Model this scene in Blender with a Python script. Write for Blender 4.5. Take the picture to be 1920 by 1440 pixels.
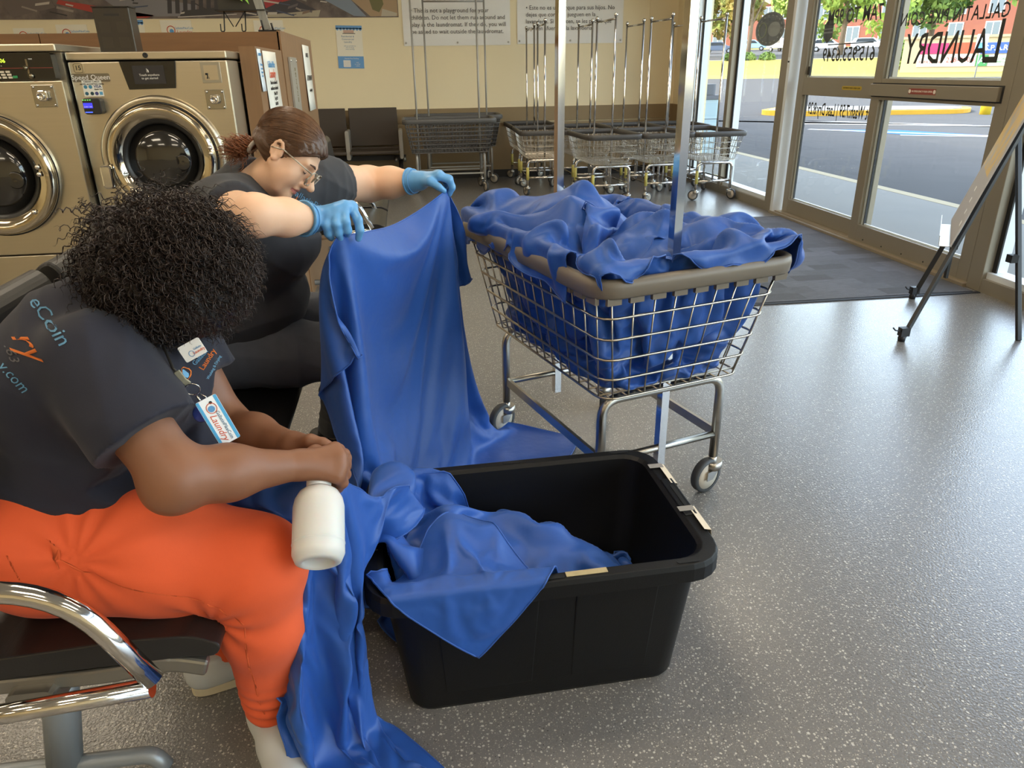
import bpy, bmesh, math, random, zlib, base64
import numpy as np
from mathutils import Vector, Matrix
for o in list(bpy.data.objects): bpy.data.objects.remove(o)
S = bpy.context.scene; COL = S.collection
PI = math.pi; rnd = random.Random(7)
# ---------------------------------------------------------------- camera
CAM_AX = ((0.99066809, -0.0662003, 0.11913965), (-0.1355548, -0.38748835, 0.91185398), (-0.01419978, -0.91949459, -0.39284611))
cd = bpy.data.cameras.new('camera'); cam = bpy.data.objects.new('camera', cd); COL.objects.link(cam)
M3 = Matrix(CAM_AX)
cam.matrix_world = Matrix.Translation((0, 0, 1.35)) @ Matrix((M3.col[0], -M3.col[1], -M3.col[2])).transposed().to_4x4()
cd.sensor_width = 36; cd.lens = 1379 / 1920 * 36; cd.clip_start = .02; cd.clip_end = 500
S.camera = cam
# ---------------------------------------------------------------- sky, sun and exposure
W = bpy.data.worlds.new('sky'); S.world = W; W.use_nodes = True
nt = W.node_tree; sky = nt.nodes.new('ShaderNodeTexSky'); sky.sky_type = 'NISHITA'
sky.sun_disc = False; sky.sun_elevation = math.radians(38); sky.sun_rotation = math.radians(-60); sky.air_density = 1.3; sky.dust_density = 2.0
bg = nt.nodes['Background']; hs_ = nt.nodes.new('ShaderNodeHueSaturation'); hs_.inputs['Saturation'].default_value = .72; nt.links.new(sky.outputs[0], hs_.inputs['Color']); nt.links.new(hs_.outputs[0], bg.inputs[0]); bg.inputs[1].default_value = 1.2
sd = bpy.data.lights.new('sun', 'SUN'); sd.energy = 1.9; sd.angle = .009; sd.color = (1, .93, .80)
sun = bpy.data.objects.new('sun', sd); COL.objects.link(sun)
sun.rotation_euler = Vector((.80, -.28, -.62)).to_track_quat('-Z', 'Y').to_euler()
S.view_settings.view_transform = 'Standard'; S.view_settings.look = 'None'
S.view_settings.exposure = 0.15; S.view_settings.gamma = 1; S.view_settings.use_curve_mapping = False
# ---------------------------------------------------------------- materials
def srgb(r, g, b):
    f = lambda c: (c / 255 / 12.92) if c / 255 <= .04045 else ((c / 255 + .055) / 1.055) ** 2.4
    return (f(r), f(g), f(b), 1)
MATS = {}
def mat(name, col=None, rough=.5, metal=0, spec=.5, var=0, vscale=8, bump=0, bscale=60, emit=None, est=1, coat=0, sheen=0, trans=0, alpha=1, sss=0, stretch=None, aniso=0, col2=None, bdist=.002, ior=None):
    if name in MATS: return MATS[name]
    assert col, name
    m = bpy.data.materials.new(name); m.use_nodes = True; MATS[name] = m
    n = m.node_tree.nodes; l = m.node_tree.links; p = n['Principled BSDF']
    c = srgb(*col); p.inputs['Base Color'].default_value = c
    p.inputs['Roughness'].default_value = rough; p.inputs['Metallic'].default_value = metal
    p.inputs['Specular IOR Level'].default_value = spec; p.inputs['Coat Weight'].default_value = coat
    p.inputs['Coat Roughness'].default_value = .15
    p.inputs['Sheen Weight'].default_value = sheen; p.inputs['Transmission Weight'].default_value = trans; p.inputs['Alpha'].default_value = alpha
    if ior: p.inputs['IOR'].default_value = ior
    if aniso: p.inputs['Anisotropic'].default_value = aniso
    if sss:
        p.inputs['Subsurface Weight'].default_value = sss; p.inputs['Subsurface Radius'].default_value = (.012, .005, .003); p.inputs['Subsurface Scale'].default_value = 1
    if emit: p.inputs['Emission Color'].default_value = srgb(*emit); p.inputs['Emission Strength'].default_value = est
    if var or bump:
        tc = n.new('ShaderNodeTexCoord'); mp = n.new('ShaderNodeMapping'); l.new(tc.outputs['Object'], mp.inputs[0])
        if stretch: mp.inputs['Scale'].default_value = stretch
    if var:
        t = n.new('ShaderNodeTexNoise'); t.inputs['Scale'].default_value = vscale; t.inputs['Detail'].default_value = 4; l.new(mp.outputs[0], t.inputs[0])
        mx = n.new('ShaderNodeMix'); mx.data_type = 'RGBA'; l.new(t.outputs['Fac'], mx.inputs['Factor'])
        a = [max(0, x * (1 - var)) for x in c[:3]] + [1]; b = [min(1, x * (1 + var)) for x in c[:3]] + [1]
        if col2: a, b = list(c), list(srgb(*col2))
        mx.inputs['A'].default_value = a; mx.inputs['B'].default_value = b; l.new(mx.outputs['Result'], p.inputs['Base Color'])
        if col2:
            r = n.new('ShaderNodeMapRange'); r.inputs[1].default_value = .4; r.inputs[2].default_value = .6; l.new(t.outputs['Fac'], r.inputs[0]); l.new(r.outputs[0], mx.inputs['Factor'])
    if bump:
        t2 = n.new('ShaderNodeTexNoise'); t2.inputs['Scale'].default_value = bscale; t2.inputs['Detail'].default_value = 3; l.new(mp.outputs[0], t2.inputs[0])
        bn = n.new('ShaderNodeBump'); bn.inputs['Strength'].default_value = bump; bn.inputs['Distance'].default_value = bdist; l.new(t2.outputs['Fac'], bn.inputs['Height']); l.new(bn.outputs[0], p.inputs['Normal'])
    return m
def node(m, t, **kw):
    x = m.node_tree.nodes.new(t)
    for k, v in kw.items():
        if k.startswith('i_'): x.inputs[k[2:].replace('_', ' ')].default_value = v
        elif hasattr(x, k): setattr(x, k, v)
    return x
# ---------------------------------------------------------------- mesh tools
def V(*a): return Vector(a)
class MB:
    def __init__(s): s.v = []; s.f = []; s.m = []; s.sm = []
    def add(s, vs, fs, mi=0, smooth=False):
        b = len(s.v); s.v += [tuple(x) for x in vs]; s.f += [tuple(b + i for i in f) for f in fs]; s.m += [mi] * len(fs); s.sm += [smooth] * len(fs); return s
    def box(s, lo, hi, mi=0, M=None):
        (a, b, c), (d, e, f) = lo, hi
        vs = [Vector(p) for p in ((a, b, c), (d, b, c), (d, e, c), (a, e, c), (a, b, f), (d, b, f), (d, e, f), (a, e, f))]
        if M: vs = [M @ p for p in vs]
        return s.add(vs, [(3, 2, 1, 0), (4, 5, 6, 7), (0, 1, 5, 4), (1, 2, 6, 5), (2, 3, 7, 6), (3, 0, 4, 7)], mi)
    def tube(s, path, r, seg=8, closed=False, mi=0, caps=True, flat=None):
        P = [Vector(p) for p in path]; n = len(P); R = r if isinstance(r, (list, tuple)) else [r] * n
        T = []
        for i in range(n):
            a = P[(i - 1) % n] if closed or i else P[0]; b = P[(i + 1) % n] if closed or i < n - 1 else P[-1]
            t = (b - a); T.append(t.normalized() if t.length > 1e-9 else Vector((0, 0, 1)))
        u = T[0].orthogonal().normalized()
        if flat: u = (Vector(flat) - T[0] * T[0].dot(Vector(flat))).normalized()
        vs = []; fs = []
        for i in range(n):
            if i: u = (u - T[i] * u.dot(T[i])).normalized()
            w = T[i].cross(u)
            for k in range(seg):
                a = 2 * PI * k / seg; vs.append(P[i] + R[i] * (math.cos(a) * u + math.sin(a) * w))
        m = n if closed else n - 1
        for i in range(m):
            j = (i + 1) % n
            for k in range(seg): k2 = (k + 1) % seg; fs.append((i * seg + k, i * seg + k2, j * seg + k2, j * seg + k))
        s.add(vs, fs, mi, True)
        if caps and not closed:
            b = len(s.v) - len(vs); s.f += [tuple(b + k for k in range(seg))[::-1], tuple(b + (n - 1) * seg + k for k in range(seg))]; s.m += [mi] * 2; s.sm += [False] * 2
        return s
    def rectbar(s, path, w, h, up=(0, 0, 1), mi=0, closed=False):
        P = [Vector(p) for p in path]; n = len(P); vs = []; fs = []
        for i in range(n):
            a = P[(i - 1) % n] if closed or i else P[0]; b = P[(i + 1) % n] if closed or i < n - 1 else P[-1]
            t = (b - a).normalized(); x = t.cross(Vector(up)).normalized(); z = x.cross(t).normalized()
            for q in ((-1, -1), (1, -1), (1, 1), (-1, 1)): vs.append(P[i] + x * q[0] * w / 2 + z * q[1] * h / 2)
        for i in range(n if closed else n - 1):
            j = (i + 1) % n
            for k in range(4): k2 = (k + 1) % 4; fs.append((i * 4 + k, i * 4 + k2, j * 4 + k2, j * 4 + k))
        if not closed: fs += [(3, 2, 1, 0), tuple((n - 1) * 4 + k for k in range(4))]
        return s.add(vs, fs, mi)
    def lathe(s, prof, seg=24, M=None, mi=0, smooth=True, caps=True):
        vs = []; fs = []; n = len(prof)
        for r, z in prof:
            for k in range(seg): a = 2 * PI * k / seg; vs.append(Vector((r * math.cos(a), r * math.sin(a), z)))
        for i in range(n - 1):
            for k in range(seg): k2 = (k + 1) % seg; fs.append((i * seg + k, i * seg + k2, (i + 1) * seg + k2, (i + 1) * seg + k))
        if M: vs = [M @ p for p in vs]
        s.add(vs, fs, mi, smooth); b = len(s.v) - len(vs)
        if caps:
            for i, rv in ((0, True), (n - 1, False)):
                if prof[i][0] > 1e-4: f = [b + i * seg + k for k in range(seg)]; s.f.append(tuple(f[::-1] if rv else f)); s.m.append(mi); s.sm.append(False)
        return s
    def prism(s, poly, d, M=None, mi=0):          # poly in xy, extruded 0..d in z
        n = len(poly); vs = [Vector((x, y, 0)) for x, y in poly] + [Vector((x, y, d)) for x, y in poly]
        if M: vs = [M @ p for p in vs]
        fs = [tuple(range(n))[::-1], tuple(range(n, 2 * n))] + [(i, (i + 1) % n, n + (i + 1) % n, n + i) for i in range(n)]
        return s.add(vs, fs, mi)
    def rbox(s, lo, hi, r, seg=3, mi=0, axis=2, M=None):   # box with rounded vertical edges (axis) 
        ax = [(1, 2, 0), (2, 0, 1), (0, 1, 2)][axis]; a, b, c = ax
        x0, x1, y0, y1 = lo[a], hi[a], lo[b], hi[b]; poly = rrect(x0, y0, x1, y1, r, seg)
        Mx = Matrix.Identity(4); Mx = Matrix([[0] * 4 for _ in range(4)]); Mx[a][0] = 1; Mx[b][1] = 1; Mx[c][2] = 1; Mx[3][3] = 1; Mx[c][3] = lo[c]
        return s.prism(poly, hi[c] - lo[c], (M @ Mx) if M else Mx, mi)
    def mesh(s, name):
        me = bpy.data.meshes.new(name); me.from_pydata(s.v, [], s.f)
        me.polygons.foreach_set('material_index', s.m); me.polygons.foreach_set('use_smooth', s.sm); me.update(); return me
    def build(s, name, m, parent=None, M=None, bevel=0):
        o = obj(name, s.mesh(name), m, parent, M)
        if bevel:
            b = o.modifiers.new('bevel', 'BEVEL'); b.width = bevel; b.segments = 2; b.limit_method = 'ANGLE'
        return o
def rrect(x0, y0, x1, y1, r, seg=3):
    P = []
    for cx, cy, a0 in ((x1 - r, y1 - r, 0), (x0 + r, y1 - r, 1), (x0 + r, y0 + r, 2), (x1 - r, y0 + r, 3)):
        for k in range(seg + 1): a = (a0 + k / seg) * PI / 2; P.append((cx + r * math.cos(a), cy + r * math.sin(a)))
    return P
def fillet(pts, r, seg=5, closed=False):
    P = [Vector(p) for p in pts]; n = len(P); out = []
    for i in range(n):
        if not closed and i in (0, n - 1): out.append(P[i]); continue
        a, b, c = P[i - 1], P[i], P[(i + 1) % n]; d1 = (a - b); d2 = (c - b); k = min(r, d1.length * .49, d2.length * .49)
        p, q = b + d1.normalized() * k, b + d2.normalized() * k
        for j in range(seg + 1): t = j / seg; out.append((1 - t) ** 2 * p + 2 * t * (1 - t) * b + t * t * q)
    return out
def obj(name, me, m=None, parent=None, M=None):
    o = bpy.data.objects.new(name, me); COL.objects.link(o)
    if m is not None:
        for x in (m if isinstance(m, (list, tuple)) else [m]): me.materials.append(x)
    if parent: o.parent = parent
    if M is not None: o.matrix_local = M
    return o
def tag(o, label=None, cat=None, group=None, kind=None):
    if label: o['label'] = label
    if cat: o['category'] = cat
    if group: o['group'] = group
    if kind: o['kind'] = kind
    return o
def thing(name, label, cat, loc=(0, 0, 0), rz=0, group=None):
    o = bpy.data.objects.new(name, None); COL.objects.link(o); o.empty_display_size = .1
    o.location = loc; o.rotation_euler = (0, 0, rz); return tag(o, label, cat, group)
def struct(o): o['kind'] = 'structure'; return o
def copy_tree(o, parent=None):
    c = o.copy(); COL.objects.link(c); c.parent = parent
    for ch in o.children: copy_tree(ch, c)
    return c
FONT = {}
def text_mb(txt, size, bold=0, shear=0, align='CENTER', spacing=1.0, ext=.0006, lsp=1.05):
    cu = bpy.data.curves.new('t', 'FONT'); cu.body = txt; cu.size = size; cu.align_x = align; cu.align_y = 'CENTER'; cu.shear = shear; cu.extrude = ext; cu.offset = bold * size; cu.space_character = spacing; cu.resolution_u = 2; cu.space_line = lsp
    o = bpy.data.objects.new('t', cu); COL.objects.link(o); bpy.context.view_layer.update()
    me = bpy.data.meshes.new_from_object(o.evaluated_get(bpy.context.evaluated_depsgraph_get())); bpy.data.objects.remove(o); bpy.data.curves.remove(cu); return me
def text(name, txt, size, m, parent, M, **kw):
    return obj(name, text_mb(txt, size, **kw), m, parent, M)
def frame(o, x, y, z=None):      # matrix from origin and axes
    x = Vector(x).normalized(); y = Vector(y); y = (y - x * x.dot(y)).normalized(); z = x.cross(y)
    return Matrix(((x[0], y[0], z[0], o[0]), (x[1], y[1], z[1], o[1]), (x[2], y[2], z[2], o[2]), (0, 0, 0, 1)))
def FY(x, y, z): return frame((x, y, z), (1, 0, 0), (0, 0, 1))       # flat thing facing -Y
def FX(x, y, z, s=1): return frame((x, y, z), (0, s, 0), (0, 0, 1))  # flat thing facing +X (s=1) or -X (s=-1)
# ---------------------------------------------------------------- floor
def floor_mat():
    m = mat('speckled_floor', (124, 119, 113), .32); n = m.node_tree.nodes; l = m.node_tree.links; p = n['Principled BSDF']
    tc = node(m, 'ShaderNodeTexCoord'); out = None; base = srgb(126, 121, 116)
    big = node(m, 'ShaderNodeTexNoise', i_Scale=1.3, i_Detail=3.); l.new(tc.outputs['Object'], big.inputs[0])
    mx0 = node(m, 'ShaderNodeMix', data_type='RGBA'); mx0.inputs['A'].default_value = srgb(104, 101, 97); mx0.inputs['B'].default_value = srgb(120, 117, 113); l.new(big.outputs['Fac'], mx0.inputs['Factor'])
    cur = mx0.outputs['Result']
    for sc, th, col in ((100, .27, (190, 185, 174)), (170, .28, (178, 172, 160)), (120, .16, (62, 58, 54)), (300, .3, (150, 144, 134))):
        v = node(m, 'ShaderNodeTexVoronoi', i_Scale=float(sc)); v.inputs['Randomness'].default_value = 1
        wp = node(m, 'ShaderNodeTexNoise', i_Scale=sc * 1.5); l.new(tc.outputs['Object'], wp.inputs[0])
        ad = node(m, 'ShaderNodeVectorMath', operation='MULTIPLY_ADD'); l.new(wp.outputs['Color'], ad.inputs[0]); ad.inputs[1].default_value = (.7 / sc,) * 3; l.new(tc.outputs['Object'], ad.inputs[2]); l.new(ad.outputs[0], v.inputs[0])
        lt = node(m, 'ShaderNodeMath', operation='LESS_THAN'); l.new(v.outputs['Distance'], lt.inputs[0]); lt.inputs[1].default_value = th
        sp = node(m, 'ShaderNodeSeparateColor'); l.new(v.outputs['Color'], sp.inputs[0])
        l2 = node(m, 'ShaderNodeMath', operation='LESS_THAN'); l.new(sp.outputs[0], l2.inputs[0]); l2.inputs[1].default_value = .42
        mu = node(m, 'ShaderNodeMath', operation='MULTIPLY'); l.new(lt.outputs[0], mu.inputs[0]); l.new(l2.outputs[0], mu.inputs[1])
        mx = node(m, 'ShaderNodeMix', data_type='RGBA'); l.new(mu.outputs[0], mx.inputs['Factor']); l.new(cur, mx.inputs['A']); mx.inputs['B'].default_value = srgb(*col); cur = mx.outputs['Result']
    l.new(cur, p.inputs['Base Color'])
    b = node(m, 'ShaderNodeTexNoise', i_Scale=150., i_Detail=2.); l.new(tc.outputs['Object'], b.inputs[0])
    bn = node(m, 'ShaderNodeBump', i_Strength=.55, i_Distance=.0025); l.new(b.outputs['Fac'], bn.inputs['Height']); l.new(bn.outputs[0], p.inputs['Normal'])
    p.inputs['Roughness'].default_value = .3; p.inputs['Specular IOR Level'].default_value = .6; p.inputs['Coat Weight'].default_value = .6; p.inputs['Coat Roughness'].default_value = .14; b2_ = node(m, 'ShaderNodeBump', i_Strength=.35, i_Distance=.0022); l.new(b.outputs['Fac'], b2_.inputs['Height']); l.new(b2_.outputs[0], p.inputs['Coat Normal'])
    return m
X0, Y1, ZC = 3.62, 10.35, 3.05
struct(MB().box((-8, -5, -.12), (X0 + .1, Y1 + .1, 0)).build('floor', floor_mat()))
cream = mat('cream_paint', (238, 221, 182), .75, var=.03, vscale=2, bump=.1, bscale=300)
tan = mat('tan_wainscot', (140, 118, 84), .6, var=.05, vscale=3)
white_p = mat('white_paint', (232, 230, 224), .6)
ceil = mat('ceiling_tile', (232, 228, 218), .9, bump=.1, bscale=200)
struct(MB().box((-8, -5, ZC), (X0 + .3, Y1 + .2, ZC + .1)).build('ceiling', ceil))
wb = struct(MB().box((-8, Y1, 0), (X0 + .1, Y1 + .15, ZC)).build('wall_back', cream))
for a, b in ((-8, 3.24), (3.26, X0)):
    MB().box((a, Y1 - .018, .10), (b, Y1, .70)).build('wainscot_panel', tan, wb)
    MB().box((a, Y1 - .024, .715), (b, Y1, .895)).build('chair_rail', tan, wb)
MB().box((3.235, Y1 - .012, .9), (3.255, Y1, ZC)).build('corner_bead', cream, wb)
struct(MB().box((-8, Y1 - .03, 0), (X0, Y1 - .001, .10)).build('baseboard_back', mat('black_cove_base', (30, 27, 25), .5)))
struct(MB().box((-8.1, -5, 0), (-8, Y1, ZC)).build('wall_left', cream))
struct(MB().box((-8, -5.1, 0), (X0 + .1, -5, ZC)).build('wall_front', cream))
wr = struct(MB().box((X0, 9.52, 0), (X0 + .15, Y1 + .1, ZC)).box((X0 - .02, 9.52, .0), (X0, Y1, .09)).build('wall_right', [cream]))
MB().box((X0 - .018, 9.52, .09), (X0, Y1, .895)).build('wainscot_panel', tan, wr)
struct(MB().box((-8, Y1 + .2, -.3), (X0 + .2, 60, 4.7)).box((-8, -30, ZC + .15), (X0 + .9, Y1 + .2, 4.7)).build('wall_exterior', mat('stucco', (190, 180, 165), .9)))
# ceiling panel lights of the room (real fixtures, warm white)
lm = mat('light_diffuser', (255, 250, 240), .5, emit=(255, 239, 212), est=9.5); lf = mat('light_frame', (235, 235, 235), .5)
for i, (x, y) in enumerate([(x, y) for x in (-5.6, -2.9, -.3, 2.0) for y in (-3.2, -.6, 2.0, 4.6, 7.2)]):
    t = thing('ceiling_light', 'flat white ceiling light panel above the laundromat floor', 'light', (x, y, ZC), 0, 'ceiling light panels')
    MB().box((-.62, -.32, -.02), (.62, .32, -.001)).build('frame', lf, t); MB().box((-.58, -.28, -.026), (.58, .28, -.0205)).build('diffuser', lm, t)
# ---------------------------------------------------------------- storefront
def glass_mat():
    m = bpy.data.materials.new('window_glass'); m.use_nodes = True; n = m.node_tree.nodes; l = m.node_tree.links
    n.remove(n['Principled BSDF']); t = node(m, 'ShaderNodeBsdfTransparent'); t.inputs[0].default_value = (.97, .985, .98, 1)
    g = node(m, 'ShaderNodeBsdfGlossy', i_Roughness=.02); mx = node(m, 'ShaderNodeMixShader'); lw = node(m, 'ShaderNodeLayerWeight', i_Blend=.3); fr = node(m, 'ShaderNodeMath', operation='POWER'); l.new(lw.outputs['Facing'], fr.inputs[0]); fr.inputs[1].default_value = 3.0
    l.new(fr.outputs[0], mx.inputs[0]); l.new(t.outputs[0], mx.inputs[1]); l.new(g.outputs[0], mx.inputs[2]); l.new(mx.outputs[0], n['Material Output'].inputs[0]); return m
GL = glass_mat()
alu = mat('bronze_aluminium', (146, 137, 120), .42, metal=.35, var=.04, vscale=5)
alw = mat('pale_and_lit_aluminium', (222, 226, 226), .4, metal=.2); gask = mat('black_gasket', (28, 28, 28), .6)
def post(name, y0, y1, x0=X0 - .06, x1=X0 + .09, z1=ZC, m=alu, edge=True):
    o = struct(MB().box((x0, y0, 0), (x1, y1, z1)).build(name, m, bevel=.004))
    if edge:
        MB().box((X0 + .012, y0 - .028, .1), (X0 + .085, y0, z1)).build('daylit_face', alw, o); MB().box((X0 + .0, y0 - .034, .1), (X0 + .011, y0 - .0005, z1)).build('gasket', gask, o)  # outer side of the post: daylight on it put into a paler colour
    return o
post('trim_1', 9.44, 9.52, m=alw); post('trim_2', 8.36, 8.44); post('trim_3', 7.04, 7.20); post('trim_4', 4.12, 4.24)
for i, y in enumerate((2.7, 1.2, -.3, -1.8, -3.3)): post('trim_%d' % (5 + i), y - .04, y + .04)
MB().box((X0 - .075, 6.985, .02), (X0 + .06, 7.035, ZC)).build('door_jamb', alw, bpy.data.objects['trim_3'])
MB().box((X0 - .0755, 7.0, 1.42), (X0 - .0752, 7.03, 2.0)).build('jamb_label', mat('paper_print', (206, 204, 200), .6), bpy.data.objects['trim_3'])
MB().box((X0 - .076, 7.0, 1.375), (X0 - .0757, 7.03, 1.39)).build('jamb_mark', gask, bpy.data.objects['trim_3'])
# sidelites: sill, glass
WIN = [(8.44, 9.44), (7.20, 8.36), (2.74, 4.12), (1.24, 2.66), (-.26, 1.16), (-1.76, -.34), (-3.26, -1.84)]
for i, (a, b) in enumerate(WIN):
    w = struct(MB().box((X0 - .055, a, 0), (X0 + .08, b, .085)).box((X0 - .05, a, 2.42), (X0 + .08, b, 2.52)).build('window_%d' % (i + 1), alu))
    MB().box((X0 - .03, a, .0855), (X0 + .085, b, .125)).build('sill', alw, w)
    MB().box((X0 + .02, a, .125), (X0 + .026, b, 2.42)).build('pane', GL, w); MB().box((X0 + .02, a, 2.52), (X0 + .026, b, ZC)).build('transom_pane', GL, w)
# sliding doors
def leaf(name, y0, y1, xo, push):
    x = X0 + xo; st = .105; zt = 2.3
    d = struct(MB().box((x - .022, y0, .03), (x + .022, y0 + st, zt)).box((x - .022, y1 - st, .03), (x + .022, y1, zt)).box((x - .022, y0 + st, .03), (x + .022, y1 - st, .16)).box((x - .022, y0 + st, 1.10), (x + .022, y1 - st, 1.25)).box((x - .022, y0 + st, zt - .1), (x + .022, y1 - st, zt)).build(name, alu, bevel=.003))
    for z0, z1 in ((.16, 1.10), (1.25, zt - .1)):
        MB().box((x - .003, y0 + st, z0), (x + .003, y1 - st, z1)).build('pane', GL, d)
        MB().box((x + .0065, y1 - st - .03, z0), (x + .022, y1 - st, z1)).box((x + .006, y0 + st, z0), (x + .02, y0 + st + .008, z1)).box((x + .0065, y0 + st + .0085, z0), (x + .02, y1 - st - .031, z0 + .012)).build('glazing_bead', alw, d)
        MB().box((x + .0035, y1 - st - .040, z0), (x + .02, y1 - st - .031, z1)).build('gasket', gask, d)
    if push:
        MB().box((x - .05, y0 + .07, 1.128), (x - .022, y1 - .01, 1.212)).build('push_bar', alu, d, bevel=.004)
        MB().box((x - .0235, y0 + .055, 1.12), (x - .0222, y1 - .001, 1.22)).build('push_bar_groove', gask, d)
        for k in range(5): MB().lathe([(0, 0), (.006, 0), (.005, .003), (0, .004)], 8, frame((x - .0222, y0 + .2 + k * .25, .055), (0, 0, 1), (0, 1, 0))).build('screw', gask, d)
    return d
d1 = leaf('door_1', 5.53, 6.95, .03, False); d2 = leaf('door_2', 4.25, 5.66, -.03, True)
struct(MB().box((X0 - .085, 4.24, 0), (X0 + .1, 7.04, .022)).box((X0 - .05, 4.24, .022), (X0 + .05, 7.04, .03)).build('trim_threshold', mat('worn_threshold', (168, 156, 136), .45, metal=.5, var=.15, vscale=9)))
struct(MB().box((X0 - .07, 4.24, 2.31), (X0 + .09, 7.04, 2.55)).build('trim_door_header', alu))
wtr = MB().box((X0 + .02, 4.24, 2.55), (X0 + .026, 7.04, ZC)).build('window_transom', GL); struct(wtr)
ink = mat('black_vinyl', (38, 36, 34), .5)
gt = X0 + .0266
def glass_text(s, size, y, z, par, xo, m=ink, sy=1., **kw): return text('lettering', s, size, m, par, FX(X0 + xo + .004, y, z) @ Matrix.Diagonal((1, sy, 1, 1)), **kw)
glass_text('OPEN DAILY', .135, 6.22, 1.93, d1, .03, bold=.01, sy=1.1); glass_text('7AM TO 9PM', .14, 6.22, 1.715, d1, .03, bold=.01, sy=1.15); glass_text('615.953.6349', .145, 6.23, 1.425, d1, .03, bold=.01, sy=1.05)
glass_text('Last Wash:7:59 | Last Dry:8:29', .085, 6.22, .985, d1, .03, bold=.01, sy=1.7)
MB().box((X0 + .034, 5.88, 1.505), (X0 + .035, 6.56, 1.513)).build('underline', ink, d1)
hexm = MB().prism([(.085 * math.cos(PI / 6 + k * PI / 3), .10 * math.sin(PI / 6 + k * PI / 3)) for k in range(6)], .001, FX(X0 + .034, 6.58, 1.62)).build('security_sticker', mat('dark_sticker', (62, 62, 66), .5), d1)
MB().box((X0 + .0335, 6.51, 1.6), (X0 + .0338, 6.65, 1.612)).box((X0 + .0335, 6.51, 1.63), (X0 + .0338, 6.65, 1.637)).build('sticker_print', mat('sticker_grey', (140, 140, 140), .5), d1)
MB().box((X0 + .029, 6.79, 1.27), (X0 + .0296, 6.835, 1.34)).build('sensor_tag', ink, d1)
glass_text('AUNDRY', .20, 4.965, 1.435, d2, -.03, sy=1.4, bold=.006); glass_text('L', .27, 4.50, 1.455, d2, -.03, sy=1.3, bold=.006)
glass_text('GALLATIN PIKE COIN', .10, 4.96, 1.635, d2, -.03, spacing=1.1, sy=1.2, bold=.006); glass_text('speed queen', .15, 4.96, 1.815, d2, -.03, bold=.006, shear=.15)
MB().rbox((X0 - .0535, 5.9, 1.157), (X0 - .0531, 6.19, 1.187), .013, 4, axis=0, M=Matrix.Translation((.061, 0, 0))).build('automatic_door_sticker', mat('yellow_sticker', (178, 150, 40), .5), d1)
text('sticker_lettering', 'AUTOMATIC DOOR  STAND CLEAR', .0155, ink, d1, FX(X0 + .0072, 6.045, 1.172, -1))
MB().box((X0 - .0815, 4.88, 1.152), (X0 - .0805, 5.17, 1.19)).build('emergency_sticker', mat('red_sticker', (140, 66, 54), .5), d2)
text('sticker_lettering', 'IN EMERGENCY PUSH OPEN', .0175, mat('pale_print', (225, 215, 200), .5), d2, FX(X0 - .0818, 5.025, 1.171, -1))
for s in (-1, 1): MB().lathe([(.013, 0), (.013, .0008)], 16, FX(X0 - .0816, 5.025 + s * .132, 1.171, -1)).build('sticker_dot', MATS['pale_print'], d2)
# round seal sticker on the sidelite
rs = bpy.data.objects['window_2']
Tr0 = lambda x, y, z: Matrix.Translation((x, y, z))
def disc(name, r, y, z, x, m, par, ry=None): return MB().lathe([(r, 0), (r, .0008)], 40, frame((x, y, z), (0, 1, 0), (0, 0, (ry or 1)))).build(name, m, par)
dk = mat('seal_grey', (96, 98, 100), .5); li = mat('seal_light', (150, 150, 146), .5); gr = mat('seal_green', (134, 140, 108), .5)
disc('round_seal', .193, 7.70, 1.685, X0 + .0285, dk, rs); MB().tube([(X0 + .0281, 7.70 + .183 * math.cos(a), 1.685 + .183 * math.sin(a)) for a in np.linspace(0, 2 * PI, 40, False)], .003, 4, True).build('seal_ring', li, rs)
disc('seal_bubble', .082, 7.64, 1.68, X0 + .0276, li, rs); text('seal_lettering', 'NOW!', .07, dk, rs, FX(X0 + .0272, 7.64, 1.68), shear=.2)
MB().tube([(X0 + .0276, 7.79 + .05 * math.cos(a), 1.68 + .085 * math.sin(a)) for a in np.linspace(0, 2 * PI, 30, False)], .006, 4, True).build('seal_loop', gr, rs)
for k in range(18):
    a = 2 * PI * k / 18; MB().box((-.010, -.006, 0), (.010, .006, .0006), M=frame((X0 + .0278, 7.70 + .155 * math.cos(a), 1.685 + .155 * math.sin(a)), (0, -math.sin(a), math.cos(a)), (0, math.cos(a), math.sin(a)))).build('seal_letter_mark', li, rs)
SQ = Tr0(X0, 7.70, 1.685) @ Matrix.Diagonal((1, 1.65, .8, 1)) @ Tr0(-X0, -7.70, -1.685)
for o in rs.children:
    if 'seal' in o.name: o.matrix_local = SQ @ o.matrix_local
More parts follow.
